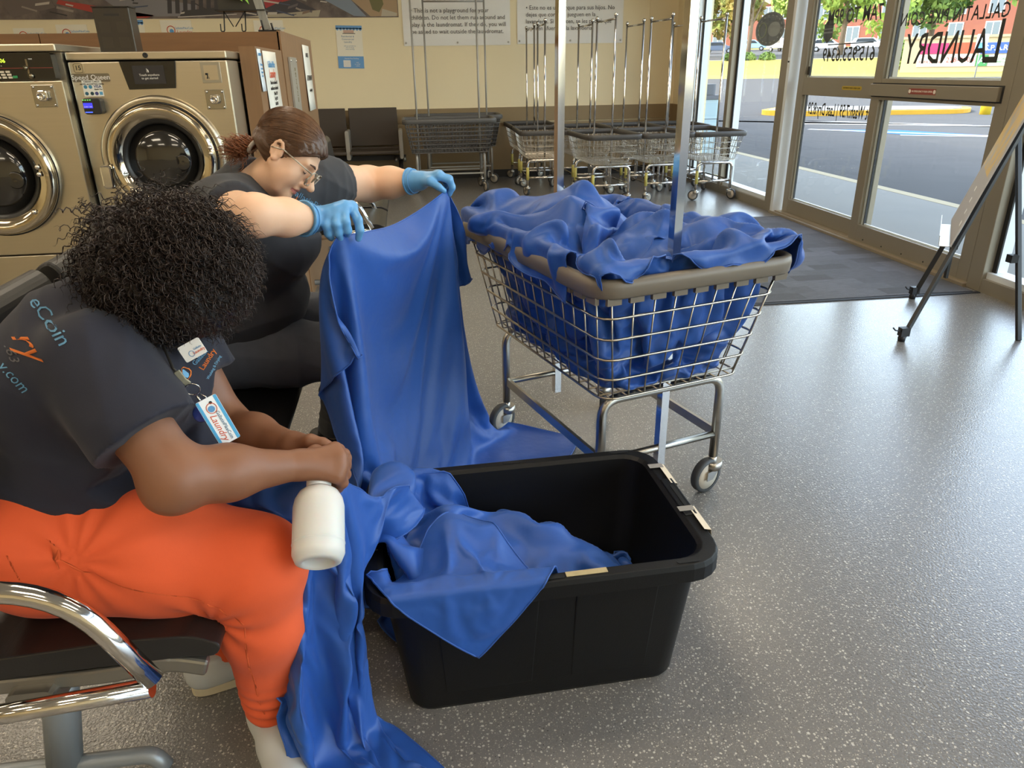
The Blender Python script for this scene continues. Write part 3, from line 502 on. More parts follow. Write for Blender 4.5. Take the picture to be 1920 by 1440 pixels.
# ---------------------------------------------------------------- storage tote
def tote():
    t = thing('storage_tote', 'large black plastic tote holding blue cloth on the floor', 'tote', (.232, 1.487, 0), math.radians(2)); bk = mat('black_tote', (10, 10, 11), .5, spec=.3, var=.1, vscale=12, bump=.12, bscale=300)
    h = .37; lv = [(.625, .40, .0, .05), (.635, .41, .012, .05), (.70, .455, .30, .06), (.71, .465, .362, .06)]
    b = MB(); P = [[V(x, y, z) for x, y in rrect(-l / 2, -w / 2, l / 2, w / 2, r, 5)] for l, w, z, r in lv]
    P += [[V(x, y, h) for x, y in rrect(-.36, -.2375, .36, .2375, .065, 5)], [V(x, y, h) for x, y in rrect(-.388, -.262, .388, .262, .08, 5)], [V(x, y, h - .012) for x, y in rrect(-.392, -.266, .392, .266, .083, 5)], [V(x, y, h - .045) for x, y in rrect(-.392, -.266, .392, .266, .083, 5)], [V(x, y, h - .045) for x, y in rrect(-.385, -.259, .385, .259, .08, 5)], [V(x, y, h - .018) for x, y in rrect(-.38, -.255, .38, .255, .08, 5)]]
    n = len(P[0]); idx = lambda r, i: r * n + i % n
    vs = [p for r in P for p in r]; fs = []
    inner = [[V(p.x * .985, p.y * .98, max(p.z, .006)) for p in P[k]] for k in (0, 1, 2, 3)]
    # outer wall
    b.add([p for r in P[:4] for p in r], [(r * n + i, r * n + (i + 1) % n, (r + 1) * n + (i + 1) % n, (r + 1) * n + i) for r in range(3) for i in range(n)] + [tuple(range(n))[::-1]], 0, True)
    b.add([p for r in inner for p in r], [(r * n + i, (r + 1) * n + i, (r + 1) * n + (i + 1) % n, r * n + (i + 1) % n) for r in range(3) for i in range(n)] + [tuple(range(n))], 0, True)
    b.build('body', bk, t)
    b = MB(); rr = [inner[3]] + P[4:]; b.add([p for r in rr for p in r], [(r * n + i, r * n + (i + 1) % n, (r + 1) * n + (i + 1) % n, (r + 1) * n + i) for r in range(len(rr) - 1) for i in range(n)]); b.build('rim', bk, t, bevel=.002)
    sl = mat('slot_black', (5, 5, 5), .8)
    for x, y, a in ((-.29, -.25, 0), (.0, -.25, 0), (.30, -.25, 0), (-.29, .25, 0), (.0, .25, 0), (.30, .25, 0)):
        MB().prism(rrect(-.026, -.006, .026, .006, .0055, 4), .0012, Tr(x, y, h + .0002)).build('rim_slot', sl, t)
    def side(y0, z0, y1, z1, s, f=1.0):       # raised panel following the sloped long wall
        w = lambda z: s * (.20 + (.2325 - .20) * z / .362 + .004)
        return [V(y0, w(z0), z0), V(y1, w(z0), z0), V(y1 + .012, w(z1), z1), V(y0 - .012 if y0 < 0 else y0 + .004, w(z1), z1)]
    for s in (-1, 1):
        for a, c in ((-.235, -.035), (.055, .235)):
            q = side(a, .05, c, .305, s); b = MB().add(q + [p - V(0, s * .006, 0) for p in q], [(0, 1, 2, 3) if s < 0 else (3, 2, 1, 0), (0, 4, 5, 1), (1, 5, 6, 2), (2, 6, 7, 3), (3, 7, 4, 0)]); b.build('raised_panel', bk, t, bevel=.003)
    for s in (-1, 1):
        MB().box((s * .375 - .016, -.085, h - .002), (s * .375 + .016, .085, h + .004)).build('handle', bk, t, bevel=.003); MB().prism(rrect(-.005, -.05, .005, .05, .004), .001, Tr(s * .377, 0, h + .0042)).build('handle_slot', sl, t)
    pp = mat('paper_label', (214, 200, 178), .7, var=.05); tp = mat('clear_tape', (150, 146, 140), .25)
    for y in (-.10, .11):
        q = [V(.380, y - .05, h + .005), V(.397, y - .05, h + .001), V(.404, y - .05, h - .05), V(.404, y + .05, h - .05), V(.397, y + .05, h + .001), V(.380, y + .05, h + .005)]
        o = MB().add(q, [(0, 1, 4, 5), (1, 2, 3, 4)]).build('paper_label', pp, t); sm = o.modifiers.new('s', 'SOLIDIFY'); sm.thickness = .0006
        MB().box((.352, y + .03, h + .0046), (.39, y + .05, h + .0056)).build('tape', tp, o)
    MB().box((.03, -.254, h + .0002), (.12, -.238, h + .001)).build('worn_label', mat('worn_label', (176, 160, 120), .7, var=.3, vscale=60), t)
    return t
TOTE = tote()
# ---------------------------------------------------------------- bench seating
leather = mat('black_vinyl_seat', (30, 28, 27), .34, bump=.1, bscale=250, var=.1); cast = mat('cast_aluminium', (150, 146, 138), .38, metal=.9, var=.08)
def bench(label, ys, xb, xf, zs=.45, arms=(), row=None, tall=.5, legs=None, group=None):
    t = thing('waiting_bench', label, 'bench', (0, 0, 0), 0, group); y0, y1 = ys[0][0], ys[-1][1]
    MB().rbox((xb + .12, y0 - .02, zs - .13), (xb + .20, y1 + .02, zs - .075), .015, 3, axis=1).build('beam', cast, t)
    for a, b in ys:
        # seat pad: profile extruded along Y with rounded waterfall front
        pr = [(xb + .02, zs - .01), (xb + .12, zs - .012), (xf - .16, zs), (xf - .05, zs - .004), (xf, zs - .03), (xf - .012, zs - .055), (xf - .06, zs - .05), (xb + .1, zs - .058), (xb + .02, zs - .055)]
        sp = [V(p[0], p[1], 0) for p in pr]; sp = fillet(sp, .02, 3, True)
        M = frame((0, b, 0), (1, 0, 0), (0, 0, 1)); MB().prism([(p.x, p.y) for p in sp], b - a, M).build('seat_pad', leather, t, bevel=.012)
        fr = [V(xb + .03, a - .004, zs - .075), V(xf - .2, a - .004, zs - .078), V(xf - .10, a - .004, zs - .062), V(xf - .035, a - .004, zs - .085)]
        for yy in (a + .012, b - .012):
            MB().rectbar([V(p.x, yy, p.z) for p in fillet(fr, .05, 4)], .022, .034, (0, 0, 1)).build('seat_frame', cast, t, bevel=.006)
        # backrest, leaning and rolled at the top
        bp = [V(xb + .075, zs + .05, 0), V(xb + .055, zs + .25, 0), V(xb + .03, zs + tall - .03, 0), V(xb - .0, zs + tall, 0), V(xb - .045, zs + tall - .03, 0), V(xb - .03, zs + .25, 0), V(xb + .005, zs + .05, 0)]
        bp = fillet(bp, .05, 4, True); MB().prism([(p.x, p.y) for p in bp], b - a, M).build('backrest', leather, t, bevel=.014)
    for y in arms:
        p = fillet([V(xb + .0, y, zs + .19), V(xf - .19, y, zs + .182), V(xf - .09, y, zs - .02)], .11, 8)
        ar = MB().tube(p, .0175, 14).build('armrest', chrome, t)
        MB().tube([V(xf - .095, y, zs - .035), V(xb + .0, y, zs - .07)], .0165, 12).build('armrest_bar', chrome, ar)
    for y in (legs or (y0 + .12, y1 - .12)):
        MB().tube([V(xb + .14, y, zs - .13), V(xb + .09, y, .06)], .034, 12).tube(fillet([V(xb - .16, y, .012), V(xb - .14, y, .05), V(xb + .26, y, .05), V(xb + .28, y, .012)], .03), .018, 10).build('leg', mat('grey_leg', (138, 142, 144), .4, metal=.4), t)
    return t
bench('black padded waiting bench with chrome armrests under the two workers', [(1.08, 1.80), (1.86, 2.54)], -.87, -.385, .45, (1.0, 1.82, 2.60), tall=.50)
bench('black padded bench with chrome armrests against the wooden end panel', [(4.85, 5.45), (5.53, 6.13)], -.62, -.17, .45, (4.8, 5.49, 6.18), tall=.46)
# beam seating against the back wall
def wall_seats():
    t = thing('beam_seating', 'pair of flat brown wall seats with grey armrests', 'chairs', (0, 0, 0)); br = mat('brown_panel_seat', (66, 56, 46), .5, bump=.05, bscale=200)
    yb = Y1 - .2
    for x0 in (-1.37, -.72):
        MB().box((x0, yb, .47), (x0 + .61, yb + .03, .93), M=Tr(0, 0, 0)).build('backrest', br, t, bevel=.006); MB().box((x0, yb - .40, .40), (x0 + .61, yb - .02, .435)).build('seat', br, t, bevel=.006); MB().box((x0, yb - .02, .38), (x0 + .61, yb + .02, .455)).build('hinge_strip', br, t)
    am = mat('grey_armrest', (150, 144, 134), .45)
    for x in (-.765, -.105): MB().rbox((x, yb - .36, .33), (x + .05, yb - .01, .68), .02, 3, axis=1).build('armrest', am, t, bevel=.008)
    MB().box((-1.6, yb - .06, .29), (-.03, yb, .35)).build('beam', mat('dark_beam', (40, 36, 33), .5), t)
    for x in (-1.0, -.1): MB().tube([V(x, yb - .03, .29), V(x, yb - .03, 0)], .03, 10).build('leg', MATS['dark_beam'], t)
    for x in (-.16, -.05): MB().lathe([(.02, 0), (.024, .03), (.018, .06)], 10, Tr(x, yb - .1, .27)).build('bolt_knob', cast, t)
wall_seats()
# ---------------------------------------------------------------- easel with poster board
ez = thing('display_easel', 'black folding tripod easel by the right window post', 'easel', (2.52, 3.36, 0)); bk2 = mat('easel_black', (22, 21, 21), .45); o0 = V(2.52, 3.36, 0)
f1, f2, f3 = V(2.52, 3.36, 0), V(3.06, 4.06, 0), V(3.12, 3.26, 0)
def E_(p): return p - o0
top = V(3.42, 3.70, 1.62); l1 = lambda k: f1.lerp(V(3.42, 3.69, 1.55), k); l2 = lambda k: f2.lerp(V(3.47, 3.80, 1.55), k)
MB().rectbar([E_(l1(0)), E_(l1(.99))], .020, .026).build('leg', bk2, ez, bevel=.003); MB().rectbar([E_(l2(0)), E_(l2(.99))], .020, .026).build('leg', bk2, ez, bevel=.003); hg = l1(.62).lerp(l2(.62), .35)
MB().rectbar([E_(f3), E_(l1(.65).lerp(l2(.65), .1))], .026, .018).build('rear_leg', bk2, ez, bevel=.003); MB().box((-.02, -.02, .62), (.02, .02, .66), M=Tr(*(E_(f3.lerp(l1(.56), .45)) - V(0, 0, .62)))).build('leg_clamp', bk2, ez)
for f in (f1, f2): MB().lathe([(.018, 0), (.02, .02), (.012, .04)], 8, Tr(*E_(f))).build('foot', bk2, ez); MB().tube([E_(f) + V(.01, 0, .05), E_(f) + V(-.06, -.02, .07), E_(f) + V(-.075, -.02, .085)], .004, 6).build('foot_hook', bk2, ez); MB().box((-.018, -.018, .03), (.03, .018, .075), M=Tr(*E_(f))).build('foot_clamp', bk2, ez)
k1, k2 = l1(.30), l2(.30); dv = (k2 - k1).normalized()
MB().rectbar([E_(k1), E_(k2)], .03, .02).build('brace', bk2, ez); MB().rectbar([E_(k1.lerp(k2, .5)), E_(k1.lerp(k2, .5)) - V(0, .0, .24)], .02, .016, (1, 0, 0)).build('hanging_strut', bk2, ez)
nf = V(-dv.y, dv.x, 0); trm = mat('tray_steel', (196, 192, 184), .35, metal=.8)
q = [E_(k1 + nf * .012 - dv * .0), E_(k1 + nf * .075), E_(k1 + nf * .08 + V(0, 0, .055))]; w_ = (k2 - k1)
tv = [p for p in q] + [p + w_ for p in q]; o = MB().add(tv, [(0, 1, 4, 3), (1, 2, 5, 4)]).build('tray', trm, ez); sm = o.modifiers.new('s', 'SOLIDIFY'); sm.thickness = .003
bd = thing('poster_board', 'grey and yellow printed foam board resting on the easel', 'poster', tuple(k1))
up = ((l1(.95) + l2(.95)) / 2 - (k1 + k2) / 2).normalized(); nb = dv.cross(up).normalized(); nb = nb if nb.dot(nf) > 0 else -nb
def BP(a, b, c): return dv * a + up * b + nb * c
w2 = (k2 - k1).length
def slab(a0, b0, a1, b1, c0, c1): return [BP(a0, b0, c0), BP(a1, b0, c0), BP(a1, b1, c0), BP(a0, b1, c0), BP(a0, b0, c1), BP(a1, b0, c1), BP(a1, b1, c1), BP(a0, b1, c1)]
BF = [(3, 2, 1, 0), (4, 5, 6, 7), (0, 1, 5, 4), (1, 2, 6, 5), (2, 3, 7, 6), (3, 0, 4, 7)]
MB().add(slab(-.06, .012, w2 + .06, .95, .022, .03), BF).build('board', mat('foam_board', (170, 164, 160), .5), bd); MB().add(slab(-.06, .36, w2 + .06, .95, .0302, .031), BF).build('yellow_print', mat('poster_yellow', (214, 178, 96), .55, var=.4, vscale=7, col2=(180, 172, 160)), bd)
for j in range(4): MB().add(slab(.02 + j * .09, .10 + j * .05, .08 + j * .09, .125 + j * .05, .0302, .031), BF).build('print_mark', mat('poster_white', (226, 224, 220), .5), bd)
# ---------------------------------------------------------------- washers
tub = mat('dark_tub', (34, 30, 26), .35, metal=.3); dglass = mat('door_glass', (26, 24, 22), .06, spec=.8, coat=.5); panelb = mat('gloss_panel', (14, 13, 13), .12, coat=.4); btn = mat('button_cream', (206, 196, 176), .5)
prt = mat('print_dark', (40, 38, 36), .5); prl = mat('print_light', (226, 222, 214), .5); mirror = mat('polished_ring', (200, 188, 166), .1, metal=1)
def ringd(parent, cx, y, cz, ro, rc, rg):
    M = frame((cx, y, cz), (1, 0, 0), (0, 0, 1))      # local z -> -Y (towards camera)
    fr = MB().lathe([(ro, 0), (ro - .004, .022), (ro - .014, .028), (rc + .006, .026), (rc + .002, .012)], 64, M, caps=False).build('door_surround', brush, parent)
    MB().lathe([(rc + .0075, .0265), (rc + .0005, .0268)], 64, M, caps=False).build('door_gasket', gask, parent)
    d = MB().lathe([(rc, .012), (rc - .002, .05), (rc - .012, .062), (rg + .035, .062), (rg + .012, .052), (rg, .040)], 64, M, caps=False).build('door', mirror, parent)
    MB().lathe([(rg + .001, .040), (rg - .016, .036), (rg - .024, .02)], 64, M, caps=False).build('door_seal', mat('door_seal', (32, 30, 28), .35), d)
    MB().lathe([(rg - .02, .022), (rg * .6, .046), (rg * .25, .056), (0, .058)], 48, M).build('door_glass', dglass, d)
    MB().lathe([(rg * .2, .062), (rg * .17, .064), (0, .062)], 24, M @ Tr(rg * .5, -rg * .1, -.012)).build('glass_boss', dglass, d)
    return d, M
def lockplate(parent, x, y, z, w=.082):
    p = MB().box((x - w / 2, y - .006, z - w / 2), (x + w / 2, y, z + w / 2)).build('lock_plate', mat('lock_steel', (164, 158, 146), .25, metal=1), parent, bevel=.002)
    MB().rbox((x - w * .22, y - .03, z - w * .22), (x + w * .24, y - .0062, z + w * .26), .012, 4, axis=1).build('lock_housing', chrome, p, bevel=.004)
    MB().lathe([(w * .17, 0), (w * .17, .008), (w * .13, .010), (w * .13, .004), (0, .004)], 20, frame((x - w * .03, y - .0302, z), (1, 0, 0), (0, 0, 1))).build('lock_cylinder', chrome, p)
    for sx in (-1, 1):
        for sz in (-1, 1): MB().lathe([(.006, 0), (.004, .003), (0, .004)], 8, frame((x + sx * w * .4, y - .0062, z + sz * w * .4), (1, 0, 0), (0, 0, 1))).build('screw', chrome, p)
# machine with number 15
YF = 3.70
w = thing('washing_machine', 'stainless front-load washing machine numbered 15 with a touch screen', 'washer', (-1.10, 4.2, 0)); o_ = w.location.copy(); Mw = Tr(*(-o_))
def wp(b, name, m, parent=None, bevel=0): return b.build(name, m, parent or w, Mw if (parent is None or parent == w) else None, bevel)
wp(MB().box((-1.435, YF, .12), (-.77, YF + .24, 1.408)), 'front_panel', brush, bevel=.006); wp(MB().box((-1.43, YF + .241, .12), (-.775, YF + .95, 1.40)), 'cabinet', brush2)
wp(MB().box((-1.437, YF - .004, 1.414), (-.768, YF + .95, 1.446)), 'lid', brush, bevel=.005); wp(MB().box((-1.42, YF + .03, 0), (-.79, YF + .9, .119)), 'base', blackp)
wp(MB().lathe([(.011, 0), (.011, .004), (.006, .005), (0, .001)], 16, frame((-1.107, YF - .0045, 1.431), (1, 0, 0), (0, 0, 1))), 'lid_lock', gask)
d, _ = ringd(w, -1.105, YF, 1.0, .272, .235, .172); 
for ch in w.children:
    if ch.name.startswith('door'): ch.matrix_local = Mw
wp(MB().rbox((-1.368, YF - .095, .88), (-1.318, YF - .062, .985), .016, 4, axis=1), 'door_handle', chrome, bevel=.008)
for z in (1.02, 1.045): wp(MB().lathe([(.011, 0), (.008, .006), (0, .008)], 12, frame((-.888, YF - .063, z), (1, 0, 0), (0, 0, 1))), 'hinge_bolt', chrome)
scr = wp(MB().prism([(-1.223, 1.408), (-.986, 1.408), (-1.004, 1.296), (-1.202, 1.293)], .006, frame((0, YF, 0), (1, 0, 0), (0, 0, 1))), 'touch_panel', panelb, bevel=.002)
MB().box((-1.172, YF - .0075, 1.315), (-1.04, YF - .0062, 1.39)).build('screen', mat('screen_dim', (34, 33, 34), .1, emit=(40, 40, 44), est=.3), scr); text('screen_lettering', 'Touch anywhere\nto get started', .0125, prl, scr, FY(-1.105, YF - .0079, 1.345))
MB().tube([(-1.112, YF - .008, 1.362), (-1.112, YF - .008, 1.378), (-1.107, YF - .008, 1.37), (-1.106, YF - .008, 1.362)], .0018, 5).build('hand_icon', prl, scr)
bdg = wp(MB().rbox((-1.416, YF - .003, 1.362), (-1.374, YF, 1.404), .008, 3, axis=1), 'number_badge', mat('badge', (196, 180, 146), .4, metal=.6)); text('badge_number', '15', .026, prt, bdg, FY(-1.395, YF - .0036, 1.383), bold=.012)
MB().tube([(p[0], YF - .0034, p[1]) for p in rrect(-1.413, 1.365, -1.377, 1.401, .008, 3)], .0008, 4, True).build('badge_frame', prt, bdg)
MB().rbox((-1.43, YF - .0012, 1.327), (-1.274, YF, 1.361), .006, 3, axis=1).build('brand_plate', mat('brand_backing', (120, 110, 92), .4, metal=.5), w, Mw); text('brand_lettering', 'Speed Queen', .029, prl, w, Mw @ FY(-1.352, YF - .0022, 1.345), bold=.004)
stk = wp(MB().box((-1.394, YF - .0015, 1.268), (-1.313, YF, 1.334)), 'card_sticker', mat('sticker_white', (226, 224, 214), .5)); text('sticker_lettering', 'CREDIT CARDS\nNOW ACCEPTED HERE', .0095, prt, stk, FY(-1.353, YF - .0022, 1.323)); text('sticker_lettering', 'VISA', .016, mat('visa_blue', (40, 60, 120), .5), stk, FY(-1.332, YF - .0022, 1.308), bold=.01); text('sticker_lettering', 'Apple Pay', .0085, prt, stk, FY(-1.331, YF - .0022, 1.297))
for i, (x, z, c) in enumerate([(-1.382, 1.307, (60, 130, 160)), (-1.362, 1.307, (60, 130, 160)), (-1.382, 1.28, (40, 90, 110)), (-1.36, 1.28, (24, 60, 70)), (-1.341, 1.28, (70, 70, 120))]): MB().lathe([(.0075, 0), (.0075, .0006)], 16, FY(x, YF - .0016, z)).build('sticker_mark', mat('mark_%d_%d' % (c[0], c[2]), c, .5), stk)
MB().box((-1.329, YF - .0022, 1.274), (-1.316, YF - .0016, 1.287)).build('sticker_mark', mat('mark_amex', (90, 160, 200), .5), stk)
rd = wp(MB().rbox((-1.392, YF - .05, 1.196), (-1.318, YF, 1.262), .012, 3, axis=1), 'card_reader', mat('reader_black', (34, 34, 36), .35), bevel=.006)
MB().box((-1.389, YF - .0515, 1.222), (-1.352, YF - .0505, 1.243)).build('reader_screen', mat('reader_blue', (50, 50, 200), .3, emit=(60, 60, 230), est=1.0), rd); text('reader_lettering', 'CARD TAP', .007, prl, rd, FY(-1.371, YF - .052, 1.227))
for k in range(4): MB().box((-1.389 + k * .0095, YF - .0515, 1.2535), (-1.384 + k * .0095, YF - .0505, 1.2565)).build('reader_led', mat('led_green', (120, 220, 110), .4, emit=(120, 230, 110), est=1.2), rd)
MB().box((-1.387, YF - .0515, 1.203), (-1.357, YF - .0505, 1.207)).build('reader_slot', mat('slot_blue', (60, 90, 230), .3, emit=(70, 100, 255), est=1.5), rd)
cp = wp(MB().box((-.886, YF - .002, 1.315), (-.803, YF, 1.40)), 'coin_plate', brush2, bevel=.002); MB().box((-.874, YF - .003, 1.327), (-.815, YF - .0021, 1.388)).build('coin_recess', brush, cp); MB().tube([(-.868, YF - .006, 1.352), (-.858, YF - .006, 1.352)], .004, 8).build('coin_slot', gask, cp); text('coin_lettering', '1 2', .012, prt, cp, FY(-.86, YF - .0036, 1.335)); MB().box((-.863, YF - .005, 1.333), (-.859, YF - .0031, 1.352)).build('coin_chute', gask, cp)
for ch in list(w.children): pass
lockplate(w, -.843, YF, 1.246)
for o in w.children:
    if o.name.startswith('lock_plate'): o.matrix_local = Mw
# neighbouring machine with a black control strip
YG = 3.62
w2_ = thing('washing_machine', 'stainless front-load washing machine with a black control strip showing 06', 'washer', (-1.80, 4.2, 0)); Mv = Tr(*(-w2_.location))
def vp(b, name, m, parent=None, bevel=0): return b.build(name, m, parent or w2_, Mv if parent is None else None, bevel)
vp(MB().box((-2.15, YG, .60), (-1.441, YG + .05, 1.335)).box((-2.15, YG, .12), (-1.441, YG + .05, .594)), 'front_panel', brush, bevel=.004); vp(MB().box((-2.145, YG + .051, .12), (-1.4415, YG + 1.0, 1.446)), 'cabinet', brush2)
vp(MB().box((-2.155, YG - .004, 1.448), (-1.438, YG + 1.0, 1.478)), 'lid', brush, bevel=.005); vp(MB().box((-2.1, YG + .05, 0), (-1.5, YG + .9, .119)), 'base', blackp)
cpn = vp(MB().rbox((-2.14, YG - .004, 1.338), (-1.462, YG + .05, 1.444), .012, 3, axis=1), 'control_panel', panelb); MB().box((-2.13, YG - .0052, 1.385), (-1.465, YG - .0042, 1.3868)).build('red_stripe', mat('stripe_red', (150, 60, 50), .5), cpn)
text('display_digits', '06', .022, mat('led_digits', (200, 230, 60), .5, emit=(190, 235, 60), est=1.6), cpn, FY(-1.655, YG - .0052, 1.414))
for r in range(3):
    for c in range(4): MB().rbox((-1.722 + c * .023 + r * .003, YG - .0075, 1.368 - r * .011), (-1.705 + c * .023 + r * .003, YG - .0042, 1.376 - r * .011), .002, 2, axis=1).build('button', btn, cpn)
for c in range(3): text('program_mark', 'A', .006, prl, cpn, FY(-1.70 + c * .018, YG - .0052, 1.395))
MB().rbox((-1.628, YG - .008, 1.347), (-1.611, YG - .0042, 1.357), .002, 2, axis=1).build('start_button', mat('green_button', (46, 140, 84), .5), cpn)
MB().box((-1.566, YG - .0062, 1.362), (-1.559, YG - .0042, 1.42)).build('coin_slide', mat('slide_steel', (150, 140, 120), .3, metal=1), cpn); MB().lathe([(.009, 0), (.008, .01), (0, .014)], 14, FY(-1.568, YG - .0064, 1.387)).build('slide_knob', mat('slide_steel', None), cpn); MB().lathe([(.011, 0), (.011, .006), (0, .008)], 14, FY(-1.556, YG - .0064, 1.355)).build('slide_base', mat('slide_steel', None), cpn); text('slide_mark', 'MAX', .007, prl, cpn, FY(-1.545, YG - .0052, 1.42))
ringd(w2_, -1.80, YG, .955, .262, .255, .185)
lockplate(w2_, -1.525, YG, 1.275, .09)
for o in w2_.children:
    if o.name.startswith('lock_plate') or o.name.startswith('door'): o.matrix_local = Mv
for z in (1.0, 1.03): vp(MB().lathe([(.012, 0), (.009, .006), (0, .008)], 12, frame((-1.60, YG - .063, z - .04), (1, 0, 0), (0, 0, 1))), 'hinge_bolt', chrome)
vp(MB().lathe([(.012, 0), (.009, .008), (0, .01)], 12, frame((-1.66, YG - .063, .80), (1, 0, 0), (0, 0, 1))), 'hinge_bolt', chrome)
# ---------------------------------------------------------------- wooden machine surround
wood = mat('walnut_laminate', (120, 86, 54), .45, var=.22, vscale=3, stretch=(1.2, 14, 14)); woodv = mat('walnut_laminate_upright', (134, 100, 68), .45, var=.22, vscale=3, stretch=(14, 14, 1.2)); wdark = mat('recess_wood', (104, 76, 48), .5)
sur = thing('machine_surround', 'long walnut laminate cabinet surrounding the backs of the washers', 'cabinet', (-3, 5.4, 0)); Ms = Tr(3, -5.4, 0)
for a, c in ((-8, -1.975), (-1.97, -.69)): MB().box((a, 4.79, 1.475), (c, 4.81, 1.57)).build('header_panel', wood, sur, Ms)
MB().box((-8, 4.811, 0), (-.70, 6.3, 1.565)).build('body', wdark, sur, Ms); MB().box((-.699, 4.79, 0), (-.68, 6.32, 1.575)).build('end_panel', woodv, sur, Ms); MB().box((-.76, 3.95, 0), (-.685, 4.785, 1.47)).build('wing_panel', woodv, sur, Ms)
MB().box((-8, 4.68, 1.46), (-.77, 4.79, 1.474)).build('shelf_edge', wood, sur, Ms)
xe = -.679
def epaper(name, lab, y0, z0, y1, z1, m=MATS['sticker_white'], x=-.684, parts=()):
    t = thing(name, lab, 'notice', (x, (y0 + y1) / 2, (z0 + z1) / 2)); w_, h_ = (y1 - y0) / 2, (z1 - z0) / 2
    n = 6; vs = []; fs = []
    for i in range(n + 1):
        z = h_ - 2 * h_ * i / n; c = .002 + .006 * (i / n) ** 2
        vs += [(c, -w_, z), (c + .002, w_, z)]
    for i in range(n): fs.append((2 * i, 2 * i + 2, 2 * i + 3, 2 * i + 1))
    o = MB().add(vs, fs, 0, True).build('sheet', m, t); o.modifiers.new('s', 'SOLIDIFY').thickness = .0006
    for k, (txt, sz, zz, mm) in enumerate(parts): text('lettering', txt, sz, mm, t, frame((.0068 + .006 * ((h_ - zz) / 2 / h_) ** 2, 0, zz), (0, 1, 0), (.02, 0, 1)))
    return t
lblue = mat('print_blue', (90, 150, 200), .5); lred = mat('print_red', (206, 90, 60), .5)
epaper('flyer', 'narrow white and blue flyer at the front edge of the end panel', 3.97, 1.27, 4.06, 1.46, mat('flyer_white', (220, 230, 238), .5), parts=[('LAUNDRY', .018, .07, lblue), ('Delivery\nservice\nto your\ndoor', .016, 0, lblue)])
epaper('notice_sheet', 'white notice with round logo hanging on the near wooden panel', 4.12, 1.13, 4.52, 1.455, parts=[('GallatinPike', .045, .10, lblue), ('Laundry', .06, .055, lred), ('Please be advised all\nmachines are checked', .026, .0, prt), ('Wash 7:59\nDry 8:29\nFold 8:45\nCard and coin\nthank you', .024, -.09, prt)])
epaper('notice_sheet', 'curling white notice at the far edge of the end panel', 5.72, 1.10, 6.08, 1.53, x=-.677, parts=[('NOTICE', .04, .15, prt), ('ATTENDANT', .05, 0, prt), ('on duty daily', .03, -.08, prt)])
mb_ = thing('metal_panel', 'grey metal service plate screwed to the wooden end panel', 'panel', (-.679, 5.12, 1.28)); MB().box((.001, -.15, -.16), (.012, .15, .16)).build('plate', mat('grey_plate', (168, 164, 156), .4, metal=.5), mb_); text('lettering', 'CHANGE', .05, mat('olive_print', (120, 112, 70), .5), mb_, frame((.0125, .03, -.0), (0, 0, 1), (0, -1, 0)))
for sy in (-.12, .12): MB().lathe([(.008, 0), (.006, .004), (0, .005)], 8, frame((.0122, sy, .14), (0, 1, 0), (0, 0, 1))).build('screw', chrome, mb_)
# box on the washer, plant stand and grey wooden letter on the cabinet
bx = thing('suggestion_box', 'dark brown slotted box standing on top of machine 15', 'box', (-1.30, 4.0, 1.4465)); bxm = mat('smoked_acrylic', (46, 40, 33), .3, coat=.3)
MB().box((-.076, -.05, 0), (.082, .05, .19)).build('body', bxm, bx, bevel=.004); MB().box((-.078, -.052, .1905), (.084, .052, .195)).build('lid', mat('smoked_lid', (36, 32, 28), .3), bx); MB().box((-.03, -.0515, .155), (.036, -.0505, .164)).build('slot', gask, bx)
for i, (x, z) in enumerate(((-.035, .11), (.04, .11), (-.035, .045), (.04, .045))): MB().box((x - .024, -.0512, z - .022), (x + .024, -.0502, z + .022)).build('embossed_panel', mat('smoked_panel', (54, 47, 38), .35), bx)
ps = thing('plant_stand', 'black scrolled wire stand holding a small planter on the cabinet', 'plant stand', (-.96, 5.0, 1.576)); wi = mat('black_wire', (18, 17, 16), .5)
for x in (-.06, .06): MB().tube(fillet([(x - .018, -.03, .045), (x - .02, -.03, .004), (x, -.03, .004), (x + .012, -.03, .112)], .012, 4), .0035, 6).build('scroll_leg', wi, ps); MB().tube([(x * .1, -.03, .03), (x + .012, -.03, .112)], .003, 6).build('brace_wire', wi, ps)
MB().box((-.09, -.07, .111), (.19, .07, .118)).build('shelf', wi, ps)
pl = thing('planter', 'dark planter box with green leaves on the wire stand', 'planter', (-.91, 5.0, 1.6945)); MB().box((-.12, -.06, 0), (.12, .06, .10)).build('pot', mat('planter_dark', (48, 44, 36), .6), pl); MB().box((-.11, -.05, .1002), (.11, .05, .106)).build('soil', mat('soil', (50, 40, 30), .9), pl)
lfm = mat('leaf_bright', (120, 168, 60), .5)
for i in range(9):
    a = i * .7; b = V(math.cos(a) * .05, -.055 - .02 * (i % 2), .10); MB().add([b, b + V(.02, -.03, .02 - .012 * i % 3), b + V(.0, -.05, -.05), b + V(-.02, -.03, .01)], [(0, 1, 2, 3)], 0, True).build('leaf', lfm, pl)
gl = thing('grey_wooden_ornament', 'weathered grey wooden plank on a small black holder on the cabinet', 'ornament', (-.77, 4.95, 1.576)); MB().box((-.022, -.012, .012), (.022, .012, .34), M=Matrix.Rotation(-.22, 4, 'Y')).build('plank', mat('grey_wood', (138, 136, 128), .8, var=.25, vscale=6, stretch=(20, 20, 1)), gl); MB().box((-.05, -.03, 0), (.07, .03, .010)).build('base', wi, gl); MB().tube([(-.02, -.03, .005), (-.026, -.03, .06)], .006, 6).tube([(.035, -.03, .005), (.028, -.03, .045)], .006, 6).build('clip', wi, gl)
